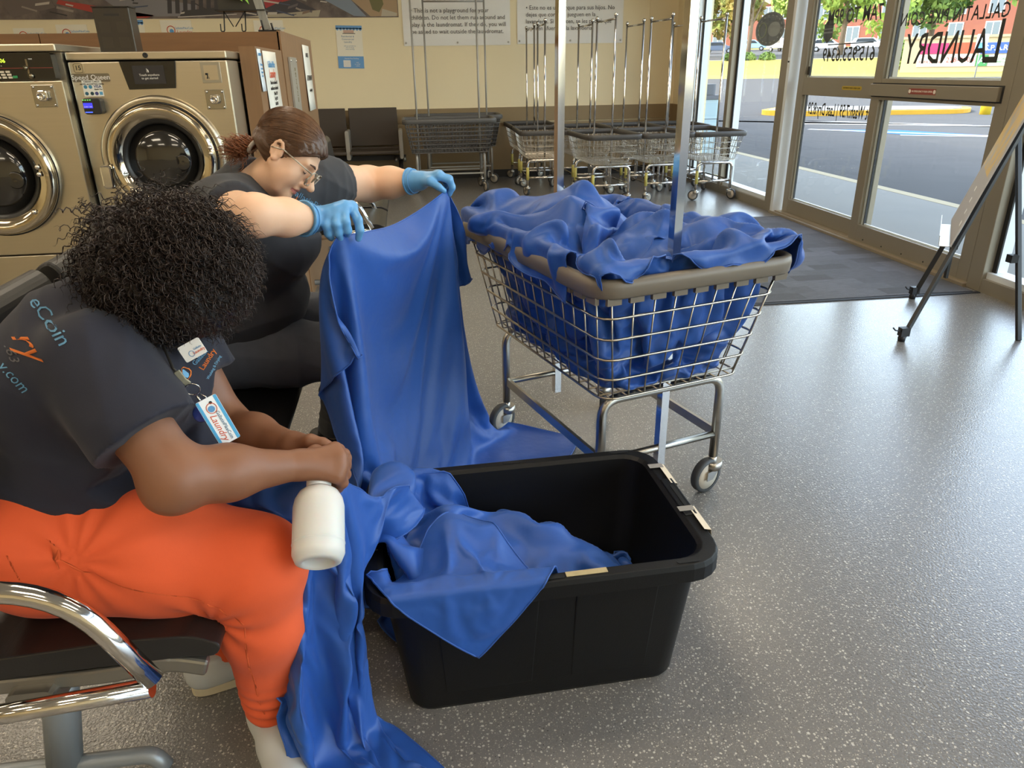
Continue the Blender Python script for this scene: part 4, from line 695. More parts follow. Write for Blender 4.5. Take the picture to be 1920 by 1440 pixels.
# ---------------------------------------------------------------- wall signs
YW = Y1 - .001; card = mat('card_stock', (238, 230, 210), .6); bann = mat('vinyl_banner', (234, 230, 222), .55, bump=.15, bscale=3, bdist=.02)
def wcard(lab, x0, x1, z0, z1, logo=True):
    t = thing('sign_card', lab, 'sign', ((x0 + x1) / 2, YW, (z0 + z1) / 2), 0, 'white logo cards on the wall'); w_ = (x1 - x0) / 2; h_ = (z1 - z0) / 2
    MB().box((-w_, -.006, -h_), (w_, -.0005, h_)).build('card', card, t)
    if logo: MB().tube([(-.065 + .045 * math.cos(a), -.0075, .0 + .045 * math.sin(a)) for a in np.linspace(0, 2 * PI, 24, False)], .005, 5, True).build('logo_ring', lred, t); MB().lathe([(.025, 0), (.025, .001)], 16, FY(-.06, -.0065, -.012)).build('logo_drop', lblue, t); text('logo_lettering', 'GallatinPikeCoin', .033, lblue, t, FY(.085, -.0066, .02)); text('logo_lettering', 'Laundry', .055, lred, t, FY(.085, -.0066, -.022), shear=.2)
z0 = 1.72
wcard('white logo card on the wall, leftmost above the cabinet', -4.53, -4.19, z0, 1.885); wcard('white logo card just left of the dark box', -4.05, -3.70, z0 + .01, 1.92); wcard('white logo card right of the dark box', -2.86, -2.50, 1.74, 1.96); wcard('white logo card behind the grey ornament', -1.77, -1.42, 1.73, 1.95)
def poster(lab, x0, x1, z0, z1, rot=0):
    t = thing('wall_poster', lab, 'poster', ((x0 + x1) / 2, YW, (z0 + z1) / 2)); w_ = (x1 - x0) / 2; h_ = (z1 - z0) / 2; t.rotation_euler = (0, rot, 0)
    MB().box((-w_, -.005, -h_), (w_, -.0005, h_)).build('sheet', card, t); pb = mat('poster_blue', (104, 156, 206), .5)
    MB().box((-w_, -.0062, h_ - .04), (w_, -.0051, h_)).build('blue_band', pb, t); MB().box((-w_, -.0062, -h_), (w_, -.0051, -h_ + .14)).build('blue_band', pb, t)
    for k in range(8): MB().lathe([(.017, 0), (.017, .001)], 10, FY(-w_ + .02 + k * (2 * w_ - .04) / 7, -.0052, h_ - .04)).build('foam_scallop', pb, t)
    MB().rbox((-.07, -.0066, h_ - .085), (.06, -.0055, h_ - .05), .01, 3, axis=1).build('van_picture', mat('van_print', (206, 170, 150), .5), t); MB().box((-.08, -.0066, h_ - .093), (.075, -.0055, h_ - .086)).build('van_shadow', prt, t)
    text('lettering', 'Residential &\nCommercial\nLaundry', .03, mat('print_slate', (100, 130, 160), .5), t, FY(-.02, -.0057, h_ - .155)); text('lettering', 'pick up and delivery\nfree of charge\nevery weekday', .018, MATS['print_slate'], t, FY(0, -.0057, h_ - .25)); text('lettering', 'Hassle-Free Folding', .022, prl, t, FY(.01, -.0068, -h_ + .115)); text('lettering', 'scan\nto order\nonline', .02, prl, t, FY(.08, -.0068, -h_ + .05)); MB().rbox((-.095, -.0068, -h_ + .015), (-.005, -.0063, -h_ + .095), .006, 2, axis=1).build('blank_square', prl, t)
poster('white and blue laundry service poster on the cream wall', -.795, -.475, 1.395, 1.885, .02); poster('white and blue poster half hidden behind the dark box', -3.36, -3.05, 1.5, 1.965)
def banner(lab, x0, x1, z0, z1, txt, size, tx, tz):
    t = thing('wall_banner', lab, 'banner', ((x0 + x1) / 2, YW, (z0 + z1) / 2)); w_ = (x1 - x0) / 2; h_ = (z1 - z0) / 2
    n = 12; m_ = 10; vs = [(-w_ + 2 * w_ * i / n, -.006 - .004 * math.sin(i * 1.7 + j * .8), -h_ + 2 * h_ * j / m_) for j in range(m_ + 1) for i in range(n + 1)]
    o = MB().add(vs, [(j * (n + 1) + i, j * (n + 1) + i + 1, (j + 1) * (n + 1) + i + 1, (j + 1) * (n + 1) + i) for j in range(m_) for i in range(n)], 0, True).build('sheet', bann, t)
    for q in (-.96, 0, .96): MB().lathe([(.012, 0), (.012, .004), (.006, .005)], 10, FY(q * w_, -.012, -h_ + .035)).build('grommet', steel, t)
    text('lettering', txt, size, mat('banner_ink', (84, 80, 78), .6), t, FY(tx - (x0 + x1) / 2, -.0125, tz - (z0 + z1) / 2), align='LEFT', lsp=1.13)
banner('white rules banner in English on the cream wall', .04, 1.40, 1.645, 2.55, 'need help cleaning your mess, please let\nan attendant know so we can help you.\n\n\u2022 This is not a playground for your\nchildren. Do not let them run around and\nplay in the laundromat. If they do, you will\nbe asked to wait outside the laundromat.', .0705, .14, 2.045)
banner('white rules banner in Spanish on the cream wall', 1.49, 2.88, 1.655, 2.55, 'desorden, informe a un asistente para\nque podamos ayudarlo.\n\n\u2022 Este no es un parque para sus hijos. No\ndejes que corran y jueguen en la\nlavander\u00eda. Si lo hacen, se les pedir\u00e1 que\nesperen afuera de la lavander\u00eda.', .0695, 1.60, 2.07)
mu = thing('wall_mural', 'wide aerial photo mural of a shopping street above the wall cards', 'mural', (-2.75, YW, 2.3)); MB().box((-2.76, -.008, -.325), (2.745, -.0005, .5)).build('sheet', mat('mural_dark', (84, 74, 70), .5, var=.5, vscale=5, col2=(120, 106, 98)), mu)
def mpoly(pts, col, d=.0005, nm='picture_area'): MB().prism([(x + 2.75, z - 2.3) for x, z in pts], d, frame((0, -.0085, 0), (1, 0, 0), (0, 0, 1))).build(nm, mat('mural_%d_%d_%d' % col, col, .5), mu)
mpoly([(-3.95, 2.18), (-2.9, 2.01), (-3.0, 1.985), (-3.35, 1.985), (-3.98, 2.14)], (176, 62, 50)); mpoly([(-3.6, 2.3), (-2.4, 2.12), (-2.42, 2.0), (-3.2, 2.0)], (132, 128, 130)); mpoly([(-5.5, 2.2), (-5.2, 2.3), (-4.9, 2.15), (-5.3, 1.985), (-5.5, 1.985)], (150, 116, 104)); mpoly([(-4.6, 2.2), (-4.1, 2.3), (-4.0, 2.1), (-4.5, 2.0)], (108, 96, 90))
mpoly([(-1.9, 1.985), (-.95, 2.06), (-.98, 1.985)], (176, 164, 140)); mpoly([(-1.86, 1.99), (-1.0, 2.06), (-1.3, 2.2), (-1.9, 2.05)], (66, 62, 66), .001); mpoly([(-1.6, 2.08), (-1.35, 2.18), (-1.3, 2.26), (-1.62, 2.2)], (176, 56, 62), .0015); mpoly([(-.95, 2.2), (-.55, 1.99), (-.4, 1.985), (-.7, 2.3)], (128, 138, 150)); mpoly([(-.72, 2.3), (-.35, 1.985), (-.012, 1.985), (-.012, 2.3)], (170, 142, 108)); mpoly([(-.36, 2.2), (-.22, 2.3), (-.18, 2.12), (-.24, 2.03), (-.32, 2.06)], (110, 104, 62), .001); mpoly([(-.2, 2.07), (-.02, 2.02), (-.03, 1.985), (-.22, 1.985)], (186, 174, 152), .001)
for i in range(9): mpoly([(-2.75 + .09 * i, 2.03), (-2.70 + .09 * i, 2.03), (-2.66 + .09 * i, 2.3), (-2.71 + .09 * i, 2.3)], (58, 54, 56), .0008)
mpoly([(-2.62, 1.99), (-2.0, 2.03), (-2.03, 2.1), (-2.58, 2.06)], (58, 54, 54), .0015); mpoly([(-2.64, 1.986), (-1.95, 2.015), (-1.95, 2.022), (-2.64, 1.995)], (206, 196, 184), .002)

qm = np.random.default_rng(9); pal = [(58, 52, 50), (150, 138, 126), (176, 60, 50), (104, 96, 96), (196, 186, 172), (76, 84, 104), (132, 110, 92)]
for i in range(150):
    x = qm.uniform(-5.45, -.85); z = qm.uniform(1.995, 2.72); a = qm.uniform(-.5, .3); l = qm.uniform(.04, .22); t_ = qm.uniform(.008, .03); dx_, dz_ = l * math.cos(a), l * math.sin(a); c_ = pal[qm.integers(len(pal))]
    if z + dz_ < 1.99: continue
    mpoly([(x, z), (x + dx_, z + dz_), (x + dx_ + .01, z + dz_ + t_), (x + .01, z + t_)], c_, .0021 + i * .00001)
# ---------------------------------------------------------------- implicit-surface modelling for bodies and clothes
AX = np.array(CAM_AX)
def at(u, v, y):          # pixel of the photo + depth Y -> world point
    r = AX @ np.array([u - 960., v - 720., 1379.]); return np.array([0, 0, 1.35]) + r * (y / r[1])
def cap(a, b, ra, rb=None, k=None): return ('c', np.array(a, float), np.array(b, float), ra, ra if rb is None else rb, k)
def ell(c, r, R=None, k=None): return ('e', np.array(c, float), np.array(r, float), np.eye(3) if R is None else np.array(R, float), 0, k)
def chain(pts, rs, k=None): return [cap(pts[i], pts[i + 1], rs[i], rs[i + 1], k) for i in range(len(pts) - 1)]
def sd(p, P):
    t = p[0]
    if t == 'c':
        a, b, ra, rb = p[1:5]; ba = b - a; L = ba @ ba + 1e-12; h = np.clip(((P - a) @ ba) / L, 0, 1); return np.linalg.norm(P - a - h[..., None] * ba, axis=-1) - (ra + (rb - ra) * h)
    q = (P - p[1]) @ p[3]; k0 = np.linalg.norm(q / p[2], axis=-1); k1 = np.linalg.norm(q / p[2] ** 2, axis=-1); return k0 * (k0 - 1) / (k1 + 1e-9)
def bounds(p):
    if p[0] == 'c': r = max(p[3], p[4]); return np.minimum(p[1], p[2]) - r, np.maximum(p[1], p[2]) + r
    r = np.abs(p[3]) @ p[2]; return p[1] - r, p[1] + r
def field(prims, h, k=.02, off=0, sub=(), ks=.008, cuts=()):
    B = [bounds(p) for p in prims]; lo = np.min([b[0] for b in B], 0) - off - 3 * h; hi = np.max([b[1] for b in B], 0) + off + 3 * h
    n = np.ceil((hi - lo) / h).astype(int) + 1; F = np.full(n, .3, np.float32); ax = [lo[i] + h * np.arange(n[i]) for i in range(3)]
    def box(b, m):
        i0 = np.maximum(0, np.floor((b[0] - m - lo) / h).astype(int)); i1 = np.minimum(n, np.ceil((b[1] + m - lo) / h).astype(int) + 1)
        sl = tuple(slice(i0[i], max(i0[i], i1[i])) for i in range(3)); P = np.stack(np.meshgrid(*[ax[i][sl[i]] for i in range(3)], indexing='ij'), -1); return sl, P
    for p, b in zip(prims, B):
        kk = k if p[5] is None else p[5]; sl, P = box(b, kk + off + 3 * h)
        if P.size == 0: continue
        d = sd(p, P); f = F[sl]; hh = np.maximum(kk - np.abs(f - d), 0) / kk; F[sl] = np.minimum(f, d) - hh * hh * kk * .25
    F -= off
    for p in sub:
        sl, P = box(bounds(p), ks + 3 * h)
        if P.size == 0: continue
        d = -sd(p, P); f = F[sl]; hh = np.maximum(ks - np.abs(f - d), 0) / ks; F[sl] = np.maximum(f, d) + hh * hh * ks * .25
    if cuts:
        P = np.stack(np.meshgrid(*ax, indexing='ij'), -1)
        for fn in cuts: F = np.maximum(F, fn(P))
    return F.astype(np.float32), lo
def surfnet(F, lo, h):
    s = F < 0; C = [(i, j, k) for i in (0, 1) for j in (0, 1) for k in (0, 1)]; n = np.array(F.shape) - 1
    cnt = sum(s[i:i + n[0], j:j + n[1], k:k + n[2]].astype(np.int8) for i, j, k in C); act = (cnt > 0) & (cnt < 8); idx = np.argwhere(act)
    acc = np.zeros((len(idx), 3)); num = np.zeros(len(idx))
    for a in C:
        for d in range(3):
            if a[d]: continue
            b = list(a); b[d] = 1; fa = F[tuple((idx + a).T)]; fb = F[tuple((idx + b).T)]; m = (fa < 0) != (fb < 0); t = fa / (fa - fb + 1e-12)
            p = idx + np.array(a, float); p[:, d] += t; acc[m] += p[m]; num[m] += 1
    V_ = lo + h * acc / num[:, None]; ids = np.full(act.shape, -1, np.int64); ids[tuple(idx.T)] = np.arange(len(idx)); Q = []
    for d in range(3):
        e1, e2 = [(1, 2), (2, 0), (0, 1)][d]; sl0 = [slice(None)] * 3; sl1 = [slice(None)] * 3; sl0[d] = slice(0, -1); sl1[d] = slice(1, None)
        df = s[tuple(sl0)] != s[tuple(sl1)]; e = np.argwhere(df)
        ok = (e[:, e1] > 0) & (e[:, e2] > 0) & (e[:, e1] < n[e1]) & (e[:, e2] < n[e2]); e = e[ok]
        def g(o1, o2): q = e.copy(); q[:, e1] -= o1; q[:, e2] -= o2; return ids[tuple(q.T)]
        quad = np.stack([g(1, 1), g(0, 1), g(0, 0), g(1, 0)], 1); fl = s[tuple(e.T)]; quad[~fl] = quad[~fl][:, ::-1]; Q.append(quad)
    Q = np.concatenate(Q); Q = Q[(Q >= 0).all(1)]; return V_, Q
def relax(V_, Q, it=2, w=.5):
    for _ in range(it):
        A = np.zeros_like(V_); c = np.zeros(len(V_))
        for i in range(4):
            a, b = Q[:, i], Q[:, (i + 1) % 4]; np.add.at(A, a, V_[b]); np.add.at(c, a, 1); np.add.at(A, b, V_[a]); np.add.at(c, b, 1)
        V_ = V_ * (1 - w) + w * A / np.maximum(c, 1)[:, None]
    return V_
def normals(V_, Q):
    n = np.cross(V_[Q[:, 2]] - V_[Q[:, 0]], V_[Q[:, 3]] - V_[Q[:, 1]]); N_ = np.zeros_like(V_)
    for i in range(4): np.add.at(N_, Q[:, i], n)
    return N_ / (np.linalg.norm(N_, axis=1)[:, None] + 1e-12)
def np_mesh(name, V_, Q, mi=None):
    me = bpy.data.meshes.new(name); me.vertices.add(len(V_)); me.vertices.foreach_set('co', np.asarray(V_, np.float32).ravel()); q = np.asarray(Q, np.int32); k = q.shape[1]
    me.loops.add(q.size); me.loops.foreach_set('vertex_index', q.ravel()); me.polygons.add(len(q)); me.polygons.foreach_set('loop_start', np.arange(0, q.size, k, dtype=np.int32)); me.polygons.foreach_set('loop_total', np.full(len(q), k, np.int32))
    if mi is not None: me.polygons.foreach_set('material_index', np.asarray(mi, np.int32))
    me.polygons.foreach_set('use_smooth', np.ones(len(q), bool)); me.update(calc_edges=True); me.validate(); return me
def blob(name, prims, h, m, parent, k=.02, off=0, sub=(), ks=.008, cuts=(), it=2, disp=None, M=None, join=None, mats=None):
    V_, Q = surfnet(*field(prims, h, k, off, sub, ks, cuts), h); V_ = relax(V_, Q, it)
    if disp is not None: N_ = normals(V_, Q); V_ = relax(V_ + N_ * disp(V_, N_)[:, None], Q, 1)
    if join:
        for V2, Q2 in join: Q = np.concatenate([Q, Q2 + len(V_)]); V_ = np.concatenate([V_, V2])
    mi = None
    if mats is not None: mi = mats(V_[Q].mean(1))
    return obj(name, np_mesh(name, V_, Q, mi), m, parent, M)
def folds(dirs, seed=0):      # sum of soft ridges: (direction, frequency, amplitude)
    q = np.random.default_rng(seed); ph = q.uniform(0, 6.28, len(dirs))
    def f(V_, N_):
        d = np.zeros(len(V_))
        for (dv, fr, am), p in zip(dirs, ph):
            dv = np.array(dv, float); dv /= np.linalg.norm(dv); w = V_ @ dv * fr + p + 1.3 * np.sin(V_[:, 2] * 9 + p * 2) + .9 * np.sin(V_[:, 0] * 11 + V_[:, 1] * 7 + p); r = 1 - np.abs(np.sin(w)); env = .5 + .5 * np.sin(V_ @ np.array([5.1, 6.3, 4.2]) + p * 3); d += am * (r ** 2 - .3) * env
        return d
    return f
def plane(p, n): p = np.array(p, float); n = np.array(n, float); n /= np.linalg.norm(n); return lambda P: (P - p) @ n      # keeps the side where (P-p).n < 0
def tubes_np(paths, rad, sides=3):
    VV = []; QQ = []; b = 0
    for path, r in zip(paths, rad):
        P = np.asarray(path, float); n = len(P); T_ = np.gradient(P, axis=0); T_ /= np.linalg.norm(T_, axis=1)[:, None] + 1e-12
        ref = np.array([.31, .52, .79]); u = np.cross(T_, ref); u /= np.linalg.norm(u, axis=1)[:, None] + 1e-12; w = np.cross(T_, u); rr = r * np.minimum(1, (n - np.arange(n)) / (n * .25))[:, None]
        ring_ = np.stack([P + rr * (math.cos(a) * u + math.sin(a) * w) for a in np.arange(sides) * 2 * PI / sides], 1).reshape(-1, 3); VV.append(ring_)
        i = np.arange(n - 1)[:, None] * sides; k = np.arange(sides)[None]; k2 = (k + 1) % sides; QQ.append((np.stack([i + k, i + k2, i + sides + k2, i + sides + k], -1).reshape(-1, 4) + b)); b += n * sides
    return np.concatenate(VV), np.concatenate(QQ)
# ---------------------------------------------------------------- head in its own frame: x to the face, y to the left ear, z up
def head_prims():
    P = [ell((-.014, 0, .028), (.094, .073, .080)), ell((.022, 0, -.018), (.060, .059, .082)), ell((.028, 0, -.072), (.050, .048, .038)), ell((.070, 0, -.098), (.020, .022, .018), k=.02)]
    for s in (-1, 1): P += [ell((.044, s * .034, -.036), (.028, .026, .030), k=.015), cap((.0, s * .046, -.045), (.045, s * .028, -.086), .022, .02), cap((.077, s * .012, .022), (.066, s * .042, .02), .009, .008, k=.012), ell((.092, s * .0115, -.037), (.011, .0085, .008), k=.006)]
    P += [cap((.080, 0, .014), (.108, 0, -.026), .008, .0105, k=.010), ell((.113, 0, -.031), (.0115, .0105, .0105), k=.008), ell((.0835, 0, -.0605), (.011, .022, .0058), k=.006), ell((.0815, 0, -.0725), (.011, .019, .0072), k=.005), ell((.076, 0, -.050), (.012, .022, .012), k=.012)]
    sub = [ell((.094, s * .033, .003), (.020, .021, .012)) for s in (-1, 1)] + [cap((.097, -.02, -.0662), (.097, .02, -.0662), .0025)]
    post_ = []
    for s in (-1, 1):
        post_ += [ell((.067, s * .0325, .001), (.0135, .0155, .011), k=.004)]
    return P + post_, sub
def ear_prims():
    P = []; 
    for s in (-1, 1):
        ring_ = [(-.014 + .016 * math.cos(a) - .004 * math.sin(a), s * (.074 + .006 * math.sin(a)), -.010 + .027 * math.sin(a)) for a in np.linspace(-.5 * PI, 1.25 * PI, 9)]
        P += chain(ring_, [.0045] * 9, .004); P += [ell((-.012, s * .071, -.010), (.015, .005, .024), k=.006), ell((-.008, s * .073, -.034), (.007, .006, .008), k=.006), cap((.001, s * .073, -.006), (.0, s * .074, -.015), .004, .004, k=.004), cap((-.018, s * .074, .002), (-.012, s * .0745, -.022), .0028, .0028, k=.004)]
    return P
def xform(prims, M):
    sc = M.to_scale()[0]; R = np.array(M.to_3x3()) / sc; t = np.array(M.translation); out = []
    for p in prims:
        if p[0] == 'c': out.append(('c', sc * R @ p[1] + t, sc * R @ p[2] + t, p[3] * sc, p[4] * sc, p[5]))
        else: out.append(('e', sc * R @ p[1] + t, p[2] * sc, R @ p[3], 0, p[5]))
    return out
def head_matrix(c, f, up): f = Vector(f).normalized(); up = Vector(up); y = up.cross(f).normalized(); z = f.cross(y); return Matrix(((f[0], y[0], z[0], c[0]), (f[1], y[1], z[1], c[1]), (f[2], y[2], z[2], c[2]), (0, 0, 0, 1)))
def hand_prims(wr, fingers, thumb, rp=.0135, rf=.0098, k=.005):
    P = []
    kn = [np.array(f[0]) for f in fingers]
    for i, f in enumerate(fingers):
        P += [cap(wr, f[0], .021, rp, k=.014)]
        P += chain(f, [rp * .85, rf * 1.04, rf * .96, rf * .8], k)
    for a, b in zip(kn, kn[1:]): P.append(cap(a, b, rp * .9, rp * .9, k=.01))
    P += [cap(wr, thumb[0], .02, .015, k=.012)] + chain(thumb, [.0145, .0115, .0098][:len(thumb)], k)
    return P
def shoe(parent, ankle, toe_dir, m_up, m_sole, L=.26):
    d = Vector((toe_dir[0], toe_dir[1], 0)).normalized(); a = Vector((ankle[0], ankle[1], 0)); M = frame(a, d, (-d.y, d.x, 0))
    pr = [cap((-.05, 0, .05), (.06, 0, .048), .042, .042), cap((.06, 0, .045), (L - .11, 0, .035), .042, .034), ell((L - .12, 0, .035), (.055, .044, .032)), cap((-.02, 0, .06), (-.03, 0, .105), .046, .044), ell((-.055, 0, .045), (.04, .036, .045))]
    s = blob('shoe', pr, .006, m_up, parent, k=.03, cuts=[lambda P: .022 - P[..., 2], lambda P: P[..., 2] - .105], M=M)
    out = [(-.095 + .03 * (1 - abs(math.cos(t))) * 0 + 0, 0) for t in ()]
    poly = [(-.09, -.028), (-.06, -.04), (.04, -.042), (.1, -.048), (L - .09, -.04), (L - .065, -.018), (L - .06, .01), (L - .08, .036), (.1, .046), (.03, .040), (-.06, .038), (-.09, .026)]
    MB().prism([(p.x, p.y) for p in fillet([V(x, y, 0) for x, y in poly], .03, 3, True)], .022, Tr(0, 0, .002)).build('sole', m_sole, s)
    return s
def settle(root):
    M = Tr(*(-Vector(root.location)))
    for ch in root.children: ch.matrix_local = M @ ch.matrix_local
def resample(path, n):
    P = np.asarray(path, float); s = np.r_[0, np.cumsum(np.linalg.norm(np.diff(P, axis=0), axis=1))]; t = np.linspace(0, s[-1], n); return np.stack([np.interp(t, s, P[:, i]) for i in range(3)], 1)
def wrap(o, target, off=.0012):
    m = o.modifiers.new('wrap', 'SHRINKWRAP'); m.target = target; m.wrap_method = 'NEAREST_SURFACEPOINT'; m.wrap_mode = 'ABOVE_SURFACE'; m.offset = off; return o
skin1 = mat('brown_skin', (128, 84, 58), .5, var=.12, vscale=14, bump=.15, bscale=90, sss=.06, bdist=.001); navy = mat('navy_cotton', (24, 25, 40), .85, sheen=.06, var=.08, vscale=25, bump=.15, bscale=900)
orange = mat('orange_twill', (214, 84, 38), .8, sheen=.05, var=.06, vscale=12, bump=.12, bscale=900); shoe_g = mat('grey_canvas', (186, 188, 186), .8); sole_t = mat('tan_sole', (206, 192, 160), .7); hair_b = mat('black_brown_hair', (30, 22, 20), .42, var=.35, vscale=40)
p1 = thing('person', 'seated worker in orange pants and navy t-shirt holding a white bottle', 'person', (-.70, 1.37, 0))
H1 = head_matrix((-.445, 1.385, 1.03), (.62, -.12, -.78), (.78, 0, .62))
sh, shl = np.array((-.545, 1.205, .93)), np.array((-.54, 1.545, .93)); el_ = at(332, 896, 1.11); wr = at(560, 872, 1.215); el2 = at(425, 800, 1.48); wr2 = at(550, 836, 1.33)
torso = [ell((-.71, 1.37, .60), (.13, .16, .12)), ell((-.61, 1.37, .70), (.15, .15, .13)), ell((-.64, 1.37, .84), (.12, .17, .15)), ell((-.51, 1.37, .83), (.10, .165, .09))]
body = torso + [cap((-.60, 1.375, .95), (-.47, 1.385, 1.0), .062, .055)] + xform(head_prims()[0], H1) + chain([(-.70, 1.24, .55), (-.335, 1.19, .50), (-.37, 1.245, .09)], [.10, .07, .04]) + chain([(-.70, 1.50, .55), (-.37, 1.56, .50), (-.50, 1.45, .09)], [.10, .07, .04]) + [cap(sh, el_, .05, .045), cap(shl, el2, .05, .042)]
f1_ = lambda *q: [at(*p) for p in q]
hr = hand_prims(wr, [f1_((628, 843, 1.25), (646, 851, 1.272), (645, 870, 1.285), (631, 876, 1.285)), f1_((635, 859, 1.235), (648, 869, 1.258), (643, 886, 1.27), (626, 888, 1.27)), f1_((636, 876, 1.225), (648, 889, 1.243), (640, 903, 1.255), (622, 900, 1.26)), f1_((632, 892, 1.215), (643, 905, 1.224), (634, 915, 1.235), (618, 908, 1.24))], f1_((592, 848, 1.265), (610, 853, 1.29), (628, 866, 1.295)))
hl = hand_prims(wr2, [f1_((606, 836, 1.315), (636, 842, 1.312), (650, 858, 1.30), (652, 876, 1.295)), f1_((604, 842, 1.32), (634, 852, 1.32), (646, 868, 1.31), (645, 884, 1.30)), f1_((600, 850, 1.325), (628, 862, 1.325), (638, 878, 1.315), (632, 890, 1.305)), f1_((594, 858, 1.325), (618, 872, 1.325), (626, 885, 1.318), (618, 893, 1.31))], f1_((582, 828, 1.30), (606, 832, 1.29), (622, 840, 1.285)))
armR = [cap(sh * .45 + el_ * .55, el_, .052, .047, .03), cap(el_, el_ * .6 + wr * .4, .049, .044, .03), cap(el_ * .6 + wr * .4, wr, .044, .026, .03), ell(el_ + [-.012, -.004, -.016], (.04, .04, .036), k=.03)]; armL = [cap(shl * .4 + el2 * .6, el2, .05, .045, .03), cap(el2, el2 * .55 + wr2 * .45, .046, .04, .03), cap(el2 * .55 + wr2 * .45, wr2, .04, .026, .03)]
hd = []
for pr in (armR + hr, armL + hl):
    V_, Q = surfnet(*field(pr, .0028, .012), .0028); V_ = relax(V_, Q, 2); hd.append((V_, Q))
blob('body', body, .009, skin1, p1, k=.03, sub=xform(head_prims()[1], H1), it=1, join=hd)
da = (el_ - sh) / np.linalg.norm(el_ - sh); hem = sh + (el_ - sh) * .66; da2 = (el2 - shl) / np.linalg.norm(el2 - shl); hem2 = shl + (el2 - shl) * .62
def sleeve_cut(c, d, r=.17):
    def fn(P):
        q = P - c; along = q @ d; return np.where((np.linalg.norm(q, axis=-1) < r), along, -1.)
    return fn
def neck_cut(c, n, r, dep=.09):
    n = np.array(n, float); n /= np.linalg.norm(n)
    def fn(P): q = P - np.array(c); a = q @ n; rad = np.linalg.norm(q - a[..., None] * n, axis=-1); return np.minimum(r - rad, a + dep) * 1.0
    return fn
shirt = blob('t_shirt', [ell((-.70, 1.37, .60), (.19, .225, .12)), ell((-.60, 1.37, .70), (.20, .205, .15)), ell((-.64, 1.37, .84), (.14, .19, .155)), ell((-.505, 1.37, .825), (.115, .185, .10)), cap(sh + [0, .03, -.02], hem + da * .03, .088, .092, .05), cap(shl + [0, -.03, -.02], hem2 + da2 * .03, .088, .088, .05), cap((-.60, 1.375, .93), (-.555, 1.38, .985), .085, .07)], .0062, navy, p1, k=.05, cuts=[plane((0, 0, .585), (0.1, 0, -1)), sleeve_cut(hem, da), sleeve_cut(hem2, da2), neck_cut((-.535, 1.38, 1.0), (.6, 0, .8), .062)], it=3,
    disp=folds([((.3, .2, 1), 34, .006), ((.9, .3, -.5), 30, .005), ((.2, 1, .4), 38, .004), ((1, 0, .9), 24, .006)], 3))
tk = [(-.70, 1.235, .56), (-.52, 1.215, .545), (-.335, 1.19, .505)]; 
def pant_disp(V_, N_):
    kn = np.array((-.335, 1.19, .50)); d = np.zeros(len(V_)); back = V_ - np.array((-.41, 1.19, .43)); r = np.linalg.norm(back * [1, .6, 1], axis=1); ang = np.arctan2(back[:, 2], back[:, 0]); d += .006 * np.exp(-(r / .085) ** 2) * (np.sin(ang * 9 + 1) + .3)
    hp = V_ - np.array((-.60, 1.2, .60)); rh = np.linalg.norm(hp, axis=1); a2 = np.arctan2(hp[:, 2], hp[:, 0]); d += .005 * np.exp(-(rh / .13) ** 2) * np.sin(a2 * 11)
    low = np.exp(-((V_[:, 2] - .14) / .06) ** 2); d += .004 * low * np.sin(V_[:, 2] * 190 + V_[:, 0] * 30); d += .0025 * np.sin(V_[:, 0] * 26 + V_[:, 2] * 14) * np.sin(V_[:, 1] * 19 + V_[:, 2] * 9); return d
pants = blob('pants', [ell((-.705, 1.37, .57), (.178, .24, .125))] + chain(tk, [.13, .113, .088], .05) + chain([(-.335, 1.19, .505), (-.345, 1.205, .36), (-.372, 1.245, .10)], [.088, .078, .05], .04) + chain([(-.70, 1.505, .56), (-.52, 1.53, .545), (-.37, 1.56, .505)], [.13, .113, .088], .05) + chain([(-.37, 1.56, .505), (-.42, 1.52, .36), (-.50, 1.455, .10)], [.088, .076, .05], .04), .0062, orange, p1, k=.04, cuts=[plane((0, 0, .082), (0, 0, -1))], it=3, disp=pant_disp)
sm_ = mat('orange_seam', (206, 84, 36), .8)
seam = [at(62, 1012, 1.10), at(110, 1065, 1.09), at(230, 1105, 1.085), at(340, 1130, 1.085), at(400, 1150, 1.09), at(455, 1178, 1.10), at(470, 1250, 1.14), at(485, 1310, 1.17), at(500, 1345, 1.19)]
for pts in (seam, [at(62, 1012, 1.10), at(85, 1030, 1.095), at(97, 1075, 1.09)], [at(2, 1042, 1.10), at(35, 1090, 1.10)]): wrap(MB().tube(resample(pts, 40).tolist(), .0016, 4).build('seam', sm_, pants), pants, .0004)
s1 = shoe(p1, (-.372, 1.245), (.35, -.9), shoe_g, sole_t, .25); s2 = shoe(p1, (-.51, 1.45), (.75, .25), shoe_g, sole_t, .25)
